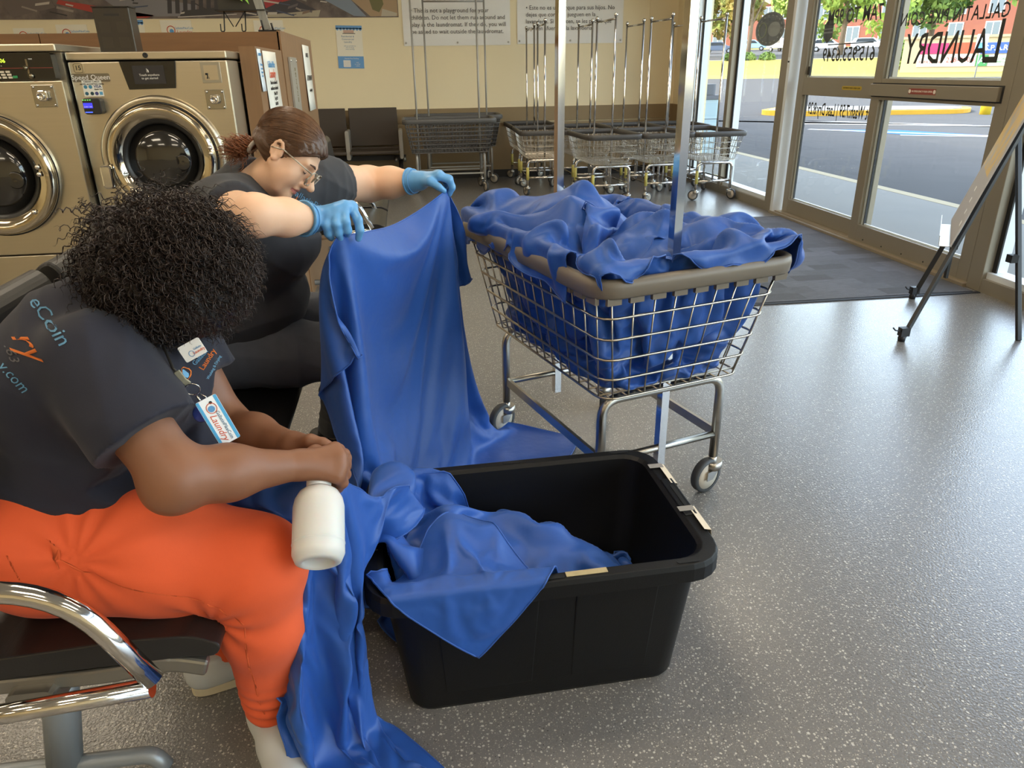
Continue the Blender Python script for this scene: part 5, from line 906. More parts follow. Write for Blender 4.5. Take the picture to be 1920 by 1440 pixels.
# hair: dense dark core and long loose curls
rg = np.random.default_rng(11); hc = np.array((-.460, 1.395, 1.036))
hair = blob('hair', [ell(hc + [0, .01, 0], (.118, .13, .112)), ell(hc + [.04, -.01, -.06], (.09, .11, .08)), ell(hc + [-.02, 0, -.02], (.11, .12, .10))], .008, hair_b, p1, k=.05, it=1, disp=lambda V_, N_: .006 * np.sin(V_[:, 0] * 90 + V_[:, 2] * 40) * np.sin(V_[:, 1] * 85 + V_[:, 2] * 60))
paths = []; rad = []
for i in range(6000):
    d = rg.normal(size=3); d /= np.linalg.norm(d)
    if d[2] < -.75 or (d[0] < -.5 and d[2] < -.2): continue
    start = hc + d * np.array([.096, .105, .094]) + rg.normal(0, .006, 3); L = rg.uniform(.05, .10); n = 26; t = np.linspace(0, 1, n)
    flow = d * .55 + np.array([.30, -.06, -.5]) + rg.normal(0, .22, 3); flow -= d * (flow @ d) * .55; flow /= np.linalg.norm(flow)
    P_ = start + np.outer(t, flow * L) + np.outer(t * (1 - t * .6), d * .05) + np.outer(t ** 2, [0.01, 0, -.02]); q = P_ - hc; rr = np.linalg.norm(q / [.172, .172, .165], axis=1)
    if rr.max() > 1.12 or P_[-1, 2] < hc[2] - .155: continue
    a = np.cross(flow, [.3, .5, .8]); a /= np.linalg.norm(a); b = np.cross(flow, a); ph = rg.uniform(0, 6.28); tn = rg.uniform(3.5, 6.5); hr_ = rg.uniform(.0025, .0055) * np.minimum(1, t * 4)
    P_ = P_ + (np.cos(ph + t * tn * 6.28) * hr_)[:, None] * a + (np.sin(ph + t * tn * 6.28) * hr_)[:, None] * b; paths.append(P_); rad.append(rg.uniform(.0007, .0013))
o = obj('curls', np_mesh('curls', *tubes_np(paths, rad)), mat('curl_hair', (44, 31, 26), .4, var=.4, vscale=30), hair); o['kind'] = 'stuff'
# prints on the shirt
pb_, po_ = mat('shirt_print_blue', (110, 164, 200), .7), mat('shirt_print_orange', (226, 122, 44), .7)
def project(o, target, off=.0014, st=.25):          # lay a flat print onto the cloth along the line of sight of its own plane
    bpy.context.view_layer.update(); from mathutils.bvhtree import BVHTree
    tm = target.matrix_world; me = target.data; bv = BVHTree.FromPolygons([tm @ v.co for v in me.vertices], [tuple(p.vertices) for p in me.polygons]); bm = bmesh.new(); bm.from_mesh(o.data); bmesh.ops.triangulate(bm, faces=bm.faces); bm.to_mesh(o.data); bm.free()
    M = o.matrix_world.copy(); n = (M.to_3x3() @ V(0, 0, 1)).normalized(); Mi = M.inverted()
    for v in o.data.vertices:
        p = M @ v.co; h = bv.ray_cast(p + n * st, -n, .6)
        if h[0] is not None: v.co = Mi @ (h[0] + h[1] * off * (1 if h[1].dot(n) > 0 else -1))
    return o
def print_on(txt, size, m, p, q, yy, tgt=None, st=.25, **kw):      # along pixel direction p->q on the cloth
    a, b = at(*p, yy), at(*q, yy); x = b - a; view = (a - np.array([0, 0, 1.35])); yv = np.cross(x, view)
    return project(text('shirt_lettering', txt, size, m, tgt or shirt, frame(tuple((a + b) / 2), tuple(x), tuple(yv)), **kw), tgt or shirt, st=st)
print_on('eCoin', .030, pb_, (74, 576), (114, 632), 1.22, spacing=.95); print_on('ry', .045, po_, (40, 628), (68, 672), 1.2, shear=.3); print_on('.63', .018, mat('shirt_print_grey', (110, 108, 112), .7), (22, 662), (34, 690), 1.18); print_on('y.com', .022, pb_, (12, 692), (46, 728), 1.17)
lg = V(*at(376, 690, 1.27)); dv_ = V(*(at(398, 672, 1.33) - at(362, 700, 1.29))).normalized(); 
wrap(MB().tube([lg + dv_ * (.017 * math.cos(a) * (1.35 if math.cos(a) < 0 else 1)) + V(0, .2, 1).normalized() * .013 * math.sin(a) * (1 if math.cos(a) > -.5 else .6) for a in np.linspace(0, 2 * PI, 30, False)], .0014, 5, True).build('shirt_logo', po_, shirt), shirt, .0008)
wrap(MB().lathe([(.009, 0), (.009, .0004)], 14, frame(lg, dv_, (0, .2, 1))).build('shirt_logo_drop', pb_, shirt), shirt, .0008)
print_on('Gallatin', .012, pb_, (366, 680), (384, 660), 1.28, st=.03); print_on('Laundry', .014, po_, (383, 684), (396, 664), 1.28, st=.03); print_on('Washing & Drying', .007, pb_, (394, 702), (408, 676), 1.28, st=.03)
settle(p1)
# worn name tag, lanyard with badge, spray bottle
M_ = lambda p, a, b, y: frame(tuple(at(*p, y)), tuple(at(*a, y) - at(*p, y)), tuple(np.cross(at(*a, y) - at(*p, y), at(*p, y) - np.array([0, 0, 1.35]))))
nt_ = thing('name_tag', 'white name tag pinned to the navy t-shirt', 'name tag', tuple(at(361, 656, 1.27))); Mn = M_((361, 656), (381, 645), None, 1.27); Mn.translation = V(0, 0, 0)
MB().rbox((-.021, -.015, 0), (.021, .015, .0016), .003, 3, M=Mn).build('plate', mat('tag_white', (240, 240, 240), .4), nt_); MB().tube([Mn @ V(-.004 + .005 * math.cos(a), -.005 + .005 * math.sin(a), .0018) for a in np.linspace(0, 2 * PI, 16, False)], .0006, 4, True).build('logo_ring', lblue, nt_); text('lettering', 'Laundry', .007, lred, nt_, Mn @ Tr(.010, -.006, .0018)); text('lettering', 'Gallatin', .005, lblue, nt_, Mn @ Tr(.010, 0, .0018))
ld = thing('lanyard_badge', 'white and blue badge card hanging from a lanyard with key ring', 'badge', tuple(at(405, 788, 1.225))); L0 = at(405, 788, 1.225); lp = lambda u, v, y: V(*(at(u, v, y) - L0))
MB().tube([lp(302, 640, 1.285), lp(312, 662, 1.255), lp(324, 690, 1.235), lp(331, 697, 1.228)], .0026, 6).build('cord', mat('lanyard_black', (30, 28, 26), .5), ld)
MB().rectbar([lp(331, 696, 1.226), lp(344, 713, 1.222), lp(355, 721, 1.222)], .011, .004, (0, -1, .3)).build('clip', mat('clear_clip', (150, 148, 130), .25, metal=.3), ld, bevel=.0015)
rc = lp(361, 730, 1.222); rx, ry = V(1, 0, .1), V(.0, -.35, .95); MB().tube([rc + (rx * math.cos(a) + ry * math.sin(a)) * .0125 for a in np.linspace(0, 2 * PI, 24, False)], .0011, 6, True).build('key_ring', chrome, ld)
MB().tube([lp(368, 742, 1.223), lp(374, 750, 1.222), lp(378, 757, 1.222)], .0022, 6).tube([lp(374, 738, 1.222), lp(386, 744, 1.221), lp(390, 757, 1.22)], .0012, 6).build('key_loop', chrome, ld)
cm_ = M_((409, 788), (433, 828), None, 1.215); cm_.translation = lp(409, 788, 1.215); pbk = mat('badge_white', (244, 246, 248), .3, coat=.3); bb = mat('badge_blue', (82, 170, 220), .35)
cb = MB().rbox((-.045, -.0185, 0), (.045, .0185, .0014), .003, 3, M=cm_).build('card', pbk, ld)
MB().box((-.0445, .0125, .0014), (.0445, .018, .0018), M=cm_).build('blue_edge', bb, cb); MB().box((-.0445, -.018, .0014), (.0445, -.013, .0018), M=cm_).build('blue_edge', bb, cb)
MB().tube([cm_ @ V(-.025 + .0095 * math.cos(a), .001 + .0085 * math.sin(a), .0018) for a in np.linspace(0, 2 * PI, 20, False)], .0008, 4, True).build('logo_ring', lred, cb); MB().lathe([(.006, 0), (.006, .0004)], 12, cm_ @ Tr(-.024, 0, .0016)).build('logo_drop', lblue, cb); MB().lathe([(.0028, 0), (.0028, .0006)], 10, cm_ @ Tr(-.035, .004, .0016)).build('punch_hole', gask, cb)
text('lettering', 'GallatinPikeCoin', .0085, mat('badge_slate', (70, 110, 140), .5), cb, cm_ @ Tr(.012, .006, .0016)); text('lettering', 'Laundry', .016, lred, cb, cm_ @ Tr(.012, -.004, .0016), shear=.3)
MB().lathe([(.003, -.003), (.014, -.002), (.016, .0), (.014, .003), (0, .004)], 24, Tr(*lp(378, 775, 1.232)) @ frame((0, 0, 0), (1, 0, .2), (0, .35, .93))).build('blue_fob', mat('blue_fob', (74, 100, 206), .3, coat=.4), ld)
bn, bb_ = at(598, 905, 1.225), at(597, 1058, 1.095); ax_ = V(*(bn - bb_)); Lb_ = ax_.length; Mb = frame(tuple(bb_), tuple(V(1, 0, 0)), tuple(V(0, ax_.z, -ax_.y))); z_ = ax_.normalized(); x_ = V(1, 0, 0); x_ = (x_ - z_ * x_.dot(z_)).normalized(); y_ = z_.cross(x_)
Mb = Matrix(((x_[0], y_[0], z_[0], bb_[0]), (x_[1], y_[1], z_[1], bb_[1]), (x_[2], y_[2], z_[2], bb_[2]), (0, 0, 0, 1)))
bo_ = thing('spray_bottle', 'translucent white plastic spray bottle tilted in the worker\'s hands', 'bottle', tuple(bb_)); Mb.translation = V(0, 0, 0); hdpe = mat('milky_plastic', (206, 205, 202), .38, sss=.35, spec=.4)
MB().lathe([(0, .008), (.024, .009), (.026, .004), (.030, 0), (.040, .004), (.046, .018), (.046, Lb_ - .05), (.043, Lb_ - .035), (.036, Lb_ - .022), (.026, Lb_ - .014)], 40, Mb).build('body', hdpe, bo_); MB().lathe([(.0463, .034), (.0468, .036), (.0463, .038)], 40, Mb, caps=False).build('mould_line', hdpe, bo_)
MB().lathe([(.0225, Lb_ - .014), (.0225, Lb_ + .006), (.021, Lb_ + .008), (.012, Lb_ + .010)], 28, Mb).build('collar', mat('white_collar', (240, 240, 238), .4), bo_); MB().box((-.012, -.03, Lb_ + .010), (.012, .03, Lb_ + .036), M=Mb).build('spray_head', MATS['white_collar'], bo_, bevel=.006)
skin2 = mat('fair_skin', (226, 182, 150), .5, var=.07, vscale=12, bump=.1, bscale=120, sss=.08, bdist=.001); lipm = mat('lips', (190, 120, 112), .4); charc = mat('charcoal_cotton', (48, 49, 54), .85, sheen=.06, var=.08, vscale=25, bump=.15, bscale=900)
denim = mat('black_denim', (74, 77, 86), .85, var=.15, vscale=40, bump=.2, bscale=700); hair2 = mat('brown_hair', (84, 58, 40), .36, var=.45, vscale=1, bump=.7, bscale=1, stretch=(6, 260, 110), bdist=.004, spec=.6); glove_m = mat('blue_nitrile', (96, 156, 208), .38, var=.08, vscale=30, bump=.25, bscale=60, bdist=.002)
p2 = thing('person', 'seated worker in grey t-shirt with glasses and blue gloves holding up cloth', 'person', (-.62, 2.33, 0))
H2 = head_matrix((-.306, 2.05, 1.158), (.67, -.20, -.71), (.72, .10, .66)) @ Matrix.Scale(.87, 4)
ns = np.array((-.425, 2.16, 1.075)); sR, sL = np.array((-.475, 1.985, 1.035)), np.array((-.27, 2.36, 1.04)); eR = at(478, 404, 1.72); wR = at(590, 411, 1.86); eL = at(690, 345, 2.62); wL = at(786, 339, 2.5)
fd = np.array((.88, -.47, 0)); sd_ = np.array((.47, .88, 0)); Rt = np.stack([fd, sd_, [0, 0, 1]], 1)
tor = lambda g: [ell((-.60, 2.32, .60), (.16 + g, .19 + g, .12 + g), Rt), ell((-.50, 2.26, .73), (.155 + g, .17 + g, .14 + g), Rt), ell((-.47, 2.20, .90), (.13 + g, .175 + g, .15 + g), Rt), ell((-.40, 2.17, .90), (.11 + g, .15 + g, .09 + g), Rt), cap(sR, sL, .065 + g, .065 + g, .05)]
hp, hs = head_prims()
body = tor(-.02) + [cap(ns + [-.01, .01, -.03], (-.362, 2.075, 1.10), .062, .056, .03)] + chain([(-.62, 2.23, .55), (-.21, 2.20, .55), (-.36, 2.58, .09)], [.09, .07, .04]) + chain([(-.58, 2.45, .55), (-.17, 2.50, .55), (-.22, 2.72, .09)], [.09, .07, .04]) + [cap(sR, eR, .05, .045), cap(sL, eL, .055, .048)]
hd = []
hi = xform(hp + [ell((.040, s * .036, -.044), (.030, .027, .034), k=.02) for s in (-1, 1)] + ear_prims(), H2) + [cap(ns + [-.01, .01, -.03], (-.362, 2.075, 1.10), .060, .056, .03)]
V_, Q = surfnet(*field(hi, .0026, .014, sub=xform(hs, H2), ks=.008), .0026); V_ = relax(V_, Q, 2); hd.append((V_, Q))
for pr in ([cap(sR * .5 + eR * .5, eR, .050, .044, .03), cap(eR, eR * .5 + wR * .5, .044, .040, .03), cap(eR * .5 + wR * .5, wR, .040, .029, .03)], [cap(sL * .7 + eL * .3, eL, .062, .056, .03), cap(eL, eL * .55 + wL * .45, .056, .048, .03), cap(eL * .55 + wL * .45, wL, .048, .031, .03)]):
    V_, Q = surfnet(*field(pr, .005, .02), .005); hd.append((relax(V_, Q, 3), Q))
Hi = np.array(H2.inverted())
def facemats(c):
    q = c @ Hi[:3, :3].T + Hi[:3, 3]; lips = (np.abs(q[:, 1]) < .024) & (q[:, 0] > .072) & (np.abs(q[:, 2] + .0665) < .0125 * (1 - (q[:, 1] / .027) ** 2)); return lips.astype(int)
b2 = blob('body', body, .009, [skin2, lipm], p2, k=.03, it=1, join=hd, mats=facemats)
def hand_glove(name, w, e, fingers, thumb):
    d = (w - e) / np.linalg.norm(w - e); pr = hand_prims(w, fingers, thumb, .0145, .0108) + [cap(w - d * .035, w, .041, .030, .012), ]
    g = blob(name, pr, .0026, glove_m, p2, k=.008, it=2, cuts=[plane(w - d * .036, -d)]); c = w - d * .036; a = np.cross(d, [0, 0, 1]); a /= np.linalg.norm(a); b = np.cross(d, a)
    MB().tube([tuple(c + .0415 * (math.cos(t) * a + math.sin(t) * b)) for t in np.linspace(0, 2 * PI, 24, False)], .0032, 6, True).build('cuff', glove_m, g); MB().tube([tuple(c + d * .015 + .0385 * (math.cos(t) * a + math.sin(t) * b)) for t in np.linspace(0, 2 * PI, 24, False)], .0018, 6, True).build('cuff_fold', glove_m, g)
hand_glove('glove', wR, eR, [f1_((617, 404, 1.845), (613, 424, 1.826), (616, 438, 1.832), (621, 446, 1.842)), f1_((631, 394, 1.85), (631, 421, 1.822), (634, 437, 1.827), (638, 447, 1.838)), f1_((645, 388, 1.86), (648, 416, 1.828), (652, 432, 1.832), (651, 439, 1.846)), f1_((659, 388, 1.88), (671, 412, 1.85), (675, 432, 1.845), (672, 447, 1.85))], f1_((622, 408, 1.895), (640, 424, 1.90), (652, 438, 1.88)))
hand_glove('glove', wL, eL, [f1_((822, 330, 2.46), (842, 338, 2.455), (848, 352, 2.46), (843, 364, 2.468)), f1_((823, 328, 2.485), (843, 335, 2.485), (848, 350, 2.487), (842, 362, 2.49)), f1_((821, 328, 2.51), (841, 334, 2.515), (846, 348, 2.515), (840, 360, 2.512)), f1_((816, 330, 2.535), (833, 336, 2.54), (838, 348, 2.54), (833, 358, 2.535))], f1_((806, 340, 2.45), (822, 350, 2.44), (832, 358, 2.445)))
dR = (eR - sR) / np.linalg.norm(eR - sR); hR = sR + (eR - sR) * .42; dL = (eL - sL) / np.linalg.norm(eL - sL); hL = sL + (eL - sL) * .30
sh2 = blob('t_shirt', tor(.012) + [cap(sR + [0, .02, -.01], hR + dR * .03, .075, .072, .05), cap(sL + [-.01, -.02, -.01], hL + dL * .03, .082, .080, .05), cap((-.50, 2.19, 1.02), ns + [-.02, .01, -.005], .09, .075, .04)], .0062, charc, p2, k=.045, cuts=[plane((0, 0, .565), (0, 0, -1)), sleeve_cut(hR, dR, .14), sleeve_cut(hL, dL, .14), neck_cut(ns + [.03, -.03, .0], (.55, -.35, .72), .068, .10)], it=3,
    disp=folds([((.3, .2, 1), 26, .005), ((.9, .3, -.5), 34, .004), ((.2, 1, .4), 38, .004), ((1, -.4, .9), 22, .005), ((.1, .1, 1), 18, .006)], 5))
blob('jeans', [ell((-.615, 2.33, .56), (.165, .21, .12), Rt)] + chain([(-.62, 2.23, .56), (-.42, 2.215, .555), (-.21, 2.20, .545)], [.118, .105, .083], .04) + chain([(-.21, 2.20, .545), (-.28, 2.38, .34), (-.36, 2.58, .10)], [.083, .068, .05], .04) + chain([(-.58, 2.45, .56), (-.38, 2.475, .555), (-.17, 2.50, .545)], [.118, .105, .083], .04) + chain([(-.17, 2.50, .545), (-.19, 2.6, .34), (-.22, 2.72, .10)], [.083, .068, .05], .04), .0068, denim, p2, k=.04, cuts=[plane((0, 0, .085), (0, 0, -1)), plane((0, 0, .66), (0, 0, 1))], it=3, disp=folds([((1, .2, .3), 32, .004), ((.4, .2, 1), 40, .004)], 8))
blk = mat('black_shoe', (24, 23, 23), .5); shoe(p2, (-.36, 2.58), (.9, .2), blk, mat('dark_sole', (40, 38, 36), .7), .25); shoe(p2, (-.22, 2.72), (.95, .1), blk, MATS['dark_sole'], .25)
# hair slicked back, built in the head's frame
hcap = blob('hair', [ell((-.015, 0, .030), (.102, .081, .088)), ell((.02, 0, .030), (.072, .068, .070)), ell((-.055, 0, -.02), (.055, .060, .06))], .0035, hair2, p2, k=.03, it=3, M=H2, cuts=[lambda P: .80 * P[..., 0] - .60 * P[..., 2] + .10 * np.abs(P[..., 1]) - .026, lambda P: -(P[..., 2] + .35 * P[..., 0]) - .072, lambda P: np.minimum(np.minimum(.024 - np.abs(P[..., 0] + .006), .03 - np.abs(P[..., 2] + .018)), np.abs(P[..., 1]) - .066)], disp=lambda V_, N_: .0012 * np.sin(V_[:, 1] * 420 + 30 * V_[:, 0]) + .0010 * np.sin(V_[:, 2] * 260 + V_[:, 0] * 60 + V_[:, 1] * 200))
rg = np.random.default_rng(5); paths = []; rad = []
for i in range(1500):          # combed strands running from the hairline to the tied ponytail
    y = rg.uniform(-1, 1); e = rg.uniform(0, 1); a0 = rg.uniform(.05, 1.25) * PI / 2 * .9
    d0 = np.array([math.cos(a0) * .95, y * .9, math.sin(a0)]); d0 /= np.linalg.norm(d0); d1 = np.array([-.80, y * .15, -.62 + .15 * e]); d1 /= np.linalg.norm(d1); t = np.linspace(0, 1, 18)[:, None]; om = math.acos(np.clip(d0 @ d1, -1, 1)); D = (np.sin((1 - t) * om) * d0 + np.sin(t * om) * d1) / math.sin(om)
    P_ = np.array([-.015, 0, .030]) + D * np.array([.1035, .0825, .0895]) * (1.02 + .03 * rg.uniform()); 
    keep = (.80 * P_[:, 0] - .60 * P_[:, 2] + .10 * np.abs(P_[:, 1]) < .029) & ~((np.abs(P_[:, 1]) > .058) & (np.abs(P_[:, 0] + .008) < .027) & (np.abs(P_[:, 2] + .008) < .042))
    if keep.sum() < 8: continue
    paths.append(P_[keep]); rad.append(rg.uniform(.0005, .0011))
o = obj('hair_strands', np_mesh('hair_strands', *tubes_np(paths, rad)), mat('brown_strand', (96, 66, 44), .3, var=.6, vscale=60), hcap); o['kind'] = 'stuff'
paths = []; rad = []
for i in range(420):          # curly ponytail
    a = rg.uniform(0, 6.28); r = .024 * math.sqrt(rg.uniform()); t = np.linspace(0, 1, 30); base = np.array([-.085, r * math.cos(a), -.052 + r * math.sin(a)]); sp = rg.normal(0, .022, 3); L = rg.uniform(.35, .8)
    P_ = base + np.outer(t, np.array([-.075, .02, -.055]) * L) + np.outer(t ** 2, np.array([.0, .01, -.05]) * L + sp); ph = rg.uniform(0, 6.28); w_ = rg.uniform(.006, .011) * np.minimum(1, 3 * t); tn = rg.uniform(2, 4)
    P_[:, 1] += w_ * np.cos(ph + t * tn * 6.28); P_[:, 0] += w_ * np.sin(ph + t * tn * 6.28); paths.append(P_); rad.append(rg.uniform(.0008, .0014))
o = obj('ponytail', np_mesh('ponytail', *tubes_np(paths, rad)), mat('auburn_strand', (132, 80, 50), .4, var=.4, vscale=60), hcap); o['kind'] = 'stuff'
MB().tube([(-.086, .027 * math.cos(a), -.052 + .027 * math.sin(a)) for a in np.linspace(0, 2 * PI, 20, False)], .006, 8, True).build('hair_tie', mat('pale_tie', (170, 160, 150), .7), hcap)
for s in (-1, 1):           # eyebrows and lashes
    MB().tube([(.087, s * .014, .0225), (.0845, s * .026, .0265), (.074, s * .044, .024)], [.0022, .003, .0015], 6).build('eyebrow', mat('brow', (92, 66, 50), .7), b2, H2); MB().tube([(.0765, s * .021, -.004), (.0778, s * .031, -.008), (.0715, s * .044, -.004)], [.0012, .0016, .001], 5).build('eyelashes', mat('lash', (50, 36, 30), .7), b2, H2)
gf = mat('clear_frame', (190, 180, 164), .2, spec=.7, var=.3, vscale=60, col2=(120, 104, 84)); gls = bpy.data.objects.new('glasses', None); COL.objects.link(gls); gls.parent = p2; gls.matrix_local = H2
lensm = bpy.data.materials.new('lens'); lensm.use_nodes = True; n_ = lensm.node_tree.nodes; l_ = lensm.node_tree.links; n_.remove(n_['Principled BSDF']); t_ = n_.new('ShaderNodeBsdfTransparent'); g_ = n_.new('ShaderNodeBsdfGlossy'); g_.inputs['Roughness'].default_value = .05; mx_ = n_.new('ShaderNodeMixShader'); mx_.inputs[0].default_value = .12; l_.new(t_.outputs[0], mx_.inputs[1]); l_.new(g_.outputs[0], mx_.inputs[2]); l_.new(mx_.outputs[0], n_['Material Output'].inputs[0])
for s in (-1, 1):
    c = V(.103, s * .034, -.004); R_ = [c + V(-.10 * abs(x + .0) * 0 - .35 * max(0, s * (s * x)) * 0, s * x, z) for x, z in rrect(-.027, -.024, .027, .019, .010, 4)]; R_ = [p - V(.12 * max(0, abs(p.y) - .034), 0, 0) for p in R_]
    MB().tube(R_, .0026, 8, True).build('lens_rim', gf, gls); MB().add(R_, [tuple(range(len(R_)))]).build('lens', lensm, gls)
    MB().tube([(.099, s * .060, .008), (.09, s * .070, .008), (.0, s * .080, .003), (-.03, s * .079, -.015)], .0022, 6).build('temple_arm', gf, gls)
MB().tube([(.104, -.010, .004), (.109, 0, .007), (.104, .010, .004)], .0026, 8).build('bridge', gf, gls)
print_on('GallatinPike', .022, pb_, (560, 366), (592, 384), 2.1, sh2, st=.05); print_on('Laundry', .024, po_, (564, 378), (590, 394), 2.1, sh2, st=.05)
kc = [at(548, 578, 2.0), at(556, 580, 1.99), at(570, 588, 2.0), at(584, 598, 2.02)]; MB().tube([tuple(p) for p in kc], .0035, 6).build('belt_key_clip', chrome, p2)
settle(p2)
# ---------------------------------------------------------------- blue cloths, draped by a short cloth simulation over simple stand-in shapes that are deleted afterwards
BLUE = mat('royal_blue_satin', (34, 80, 158), .46, sheen=.08, var=.06, vscale=6, bump=.35, bscale=11, spec=.4, bdist=.012)
DS = bpy.data.scenes.new('drape'); SIM = []
def simobj(name, V_, F):
    me = bpy.data.meshes.new(name); me.from_pydata([tuple(map(float, v)) for v in V_], [], F); o = bpy.data.objects.new(name, me); return o
def colliders(key, mbs, fr=8, th=.004):
    c = bpy.data.collections.new('c_' + key); DS.collection.children.link(c)
    for b in mbs:
        o = simobj('proxy', b.v, b.f); c.objects.link(o); o.modifiers.new('col', 'COLLISION'); o.collision.thickness_outer = th; o.collision.thickness_inner = .03; o.collision.cloth_friction = fr; o.collision.use_culling = False
    return c
def drape(key, nu, nv, start, rest, col, pins=(), bend=.06, tens=12, mass=.25, selfd=.005, q=5, cyc=False, damp=4):
    V_ = [start(i / (nu if cyc else nu - 1), j / (nv - 1)) for j in range(nv) for i in range(nu)]; w = nu if cyc else nu - 1
    F = [(j * nu + i, j * nu + (i + 1) % nu, (j + 1) * nu + (i + 1) % nu, (j + 1) * nu + i) for j in range(nv - 1) for i in range(w)]
    o = simobj(key, V_, F); DS.collection.objects.link(o); m = o.modifiers.new('cl', 'CLOTH'); s = m.settings; s.quality = q; s.mass = mass; s.tension_stiffness = s.compression_stiffness = tens; s.shear_stiffness = 4; s.bending_stiffness = bend; s.air_damping = 1.5; s.tension_damping = s.compression_damping = s.shear_damping = damp; s.bending_damping = .3
    c = m.collision_settings; c.use_collision = True; c.distance_min = .004; c.collision_quality = 3; c.use_self_collision = selfd > 0; c.self_distance_min = max(selfd, .001); c.self_friction = 5; c.collection = col
    if cyc or rest is None: pass
    if rest is not None:
        if isinstance(rest, float): s.shrink_min = s.shrink_max = -rest
        else:
            o.shape_key_add(name='Basis'); k = o.shape_key_add(name='rest'); P = [rest(i / (nu if cyc else nu - 1), j / (nv - 1)) for j in range(nv) for i in range(nu)]
            k.data.foreach_set('co', np.array(P, np.float32).ravel()); s.rest_shape_key = k
    if pins:
        g = o.vertex_groups.new(name='pin'); g.add(list(pins), 1.0, 'REPLACE'); s.vertex_group_mass = 'pin'
    m.point_cache.frame_start = 1; m.point_cache.frame_end = 400; SIM.append((key, o, nu, nv, cyc)); return o
def run_drape(frames):
    for f in range(1, frames + 1): DS.frame_set(f)
    dg = DS.view_layers[0].depsgraph; out = {}
    for key, o, nu, nv, cyc in SIM:
        me = o.evaluated_get(dg).data; P = np.empty(len(me.vertices) * 3, np.float32); me.vertices.foreach_get('co', P); out[key] = (P.reshape(-1, 3).astype(float), np.array([tuple(p.vertices) for p in o.data.polygons]), nu, nv, cyc)
    for o in list(DS.collection.all_objects): bpy.data.objects.remove(o)
    bpy.data.scenes.remove(DS)
    for c in [c for c in bpy.data.collections if c.name.startswith('c_')]: bpy.data.collections.remove(c)
    return out
def proxy_cap(a, b, ra, rb): a = Vector(a); b = Vector(b); d = (b - a).normalized(); return MB().tube([a - d * ra * .8, a - d * ra * .4, a, b, b + d * rb * .4, b + d * rb * .8], [ra * .5, ra * .9, ra, rb, rb * .9, rb * .5], 10)
def proxy_dome(c, r, M=None, seg=16): return MB().lathe([(r[0] * math.sin(t), r[2] * math.cos(t)) for t in np.linspace(.05, PI - .05, 9)][::-1], seg, Tr(*c) @ (M or Matrix.Identity(4)) @ Matrix.Diagonal((1, r[1] / r[0], 1, 1)))
FLO = MB().box((-2, 0, -.1), (3, 5, .003))
MT = Tr(.232, 1.487, 0) @ Rz(math.radians(2)); MC = Tr(.645, 2.385, 0) @ Rz(math.radians(16.7))
def walls(M, lb, wb, zb, lt, wt, zt, th=.03, rim=0):      # four slanted slabs and a floor; x length, y width
    out = [MB().box((-lb / 2, -wb / 2, zb - .04), (lb / 2, wb / 2, zb), M=M)]
    for s in (-1, 1):
        for L_, W_, sw in (((lb, lt), (wb, wt), 0), ((wb, wt), (lb, lt), 1)):
            vs = []
            for z, l, w in ((zb - .04, L_[0], W_[0]), (zt, L_[1], W_[1])):
                for a in (-.5, .5):
                    for o in (0, th + (rim if z == zt else 0)): p = (a * (l + 2 * th), s * (w / 2 + o)); vs.append(M @ V(*((p[1], p[0]) if sw else p), z))
            out.append(MB().add(vs, [(0, 1, 3, 2), (4, 6, 7, 5), (0, 2, 6, 4), (1, 5, 7, 3), (0, 4, 5, 1), (2, 3, 7, 6)]))
    return out
tote_w = walls(MT, .62, .40, .02, .70, .455, .372, .02, .015); cart_w = walls(MC, .505, .825, .452, .63, .97, .83, .02)
qn = np.random.default_rng(3); NZ = qn.uniform(-1, 1, (12, 4))
def wob(u, v, a): return a * sum(math.sin(6.28 * (n[0] * 4 * u + n[1] * 4 * v) + n[2] * 9) * (.6 + .4 * n[3]) for n in NZ) / 5
# A: cloth held up by the gloved worker
A_ = at(640, 437, 1.84) + [0, -.006, 0]; B_ = at(838, 352, 2.47); LH = float(np.linalg.norm((B_ - A_)[:2])); dxy = (B_ - A_)[:2] / LH; nrm = np.array([dxy[1], -dxy[0]]); WA, HA, S0, SL = 1.42, 1.32, -.34, LH + .012
def startA(u, v):
    s = S0 + WA * u; z = A_[2] + (B_[2] - A_[2]) * min(1, max(0, s / SL)) - HA * .98 * v; ss = s if s < 0 else (s * LH / SL if s < SL else LH + s - SL); e = .10 * v + .012 * math.sin(s * 22) + .02 * math.sin(s * 9 + v * 3)
    for c, p in ((0., 0.), (SL, LH)):
        if abs(s - c) < .026 and v < .04: ss = p + (ss - p) * .5
    if z < .02: e += .02 - z; z = .02
    p = A_[:2] + dxy * ss + nrm * e; return (p[0], p[1], z)
nA = 62; pinA = [j * nA + i for i in range(nA) for j in range(3) if min(abs(S0 + WA * i / (nA - 1)), abs(S0 + WA * i / (nA - 1) - SL)) < .026]
legs2 = [proxy_cap((-.42, 2.215, .555), (-.21, 2.20, .545), .108, .086), proxy_cap((-.21, 2.20, .545), (-.36, 2.58, .10), .086, .055), proxy_cap((-.38, 2.475, .555), (-.17, 2.50, .545), .108, .086), proxy_cap((-.17, 2.50, .545), (-.22, 2.72, .1), .086, .055)]
bl = MB().box((.545, 1.85, .0), (.93, 2.8, .12)); feet2 = [proxy_cap((-.36, 2.58, .04), (-.2, 2.62, .04), .045, .045), proxy_cap((-.22, 2.72, .04), (-.06, 2.74, .04), .045, .045)]
drape('A', nA, 62, startA, None, colliders('A', [FLO] + legs2 + feet2 + [MB().box((-.17, 1.2, 0), (.64, 1.76, .37))]), pinA, bend=.04, tens=40)
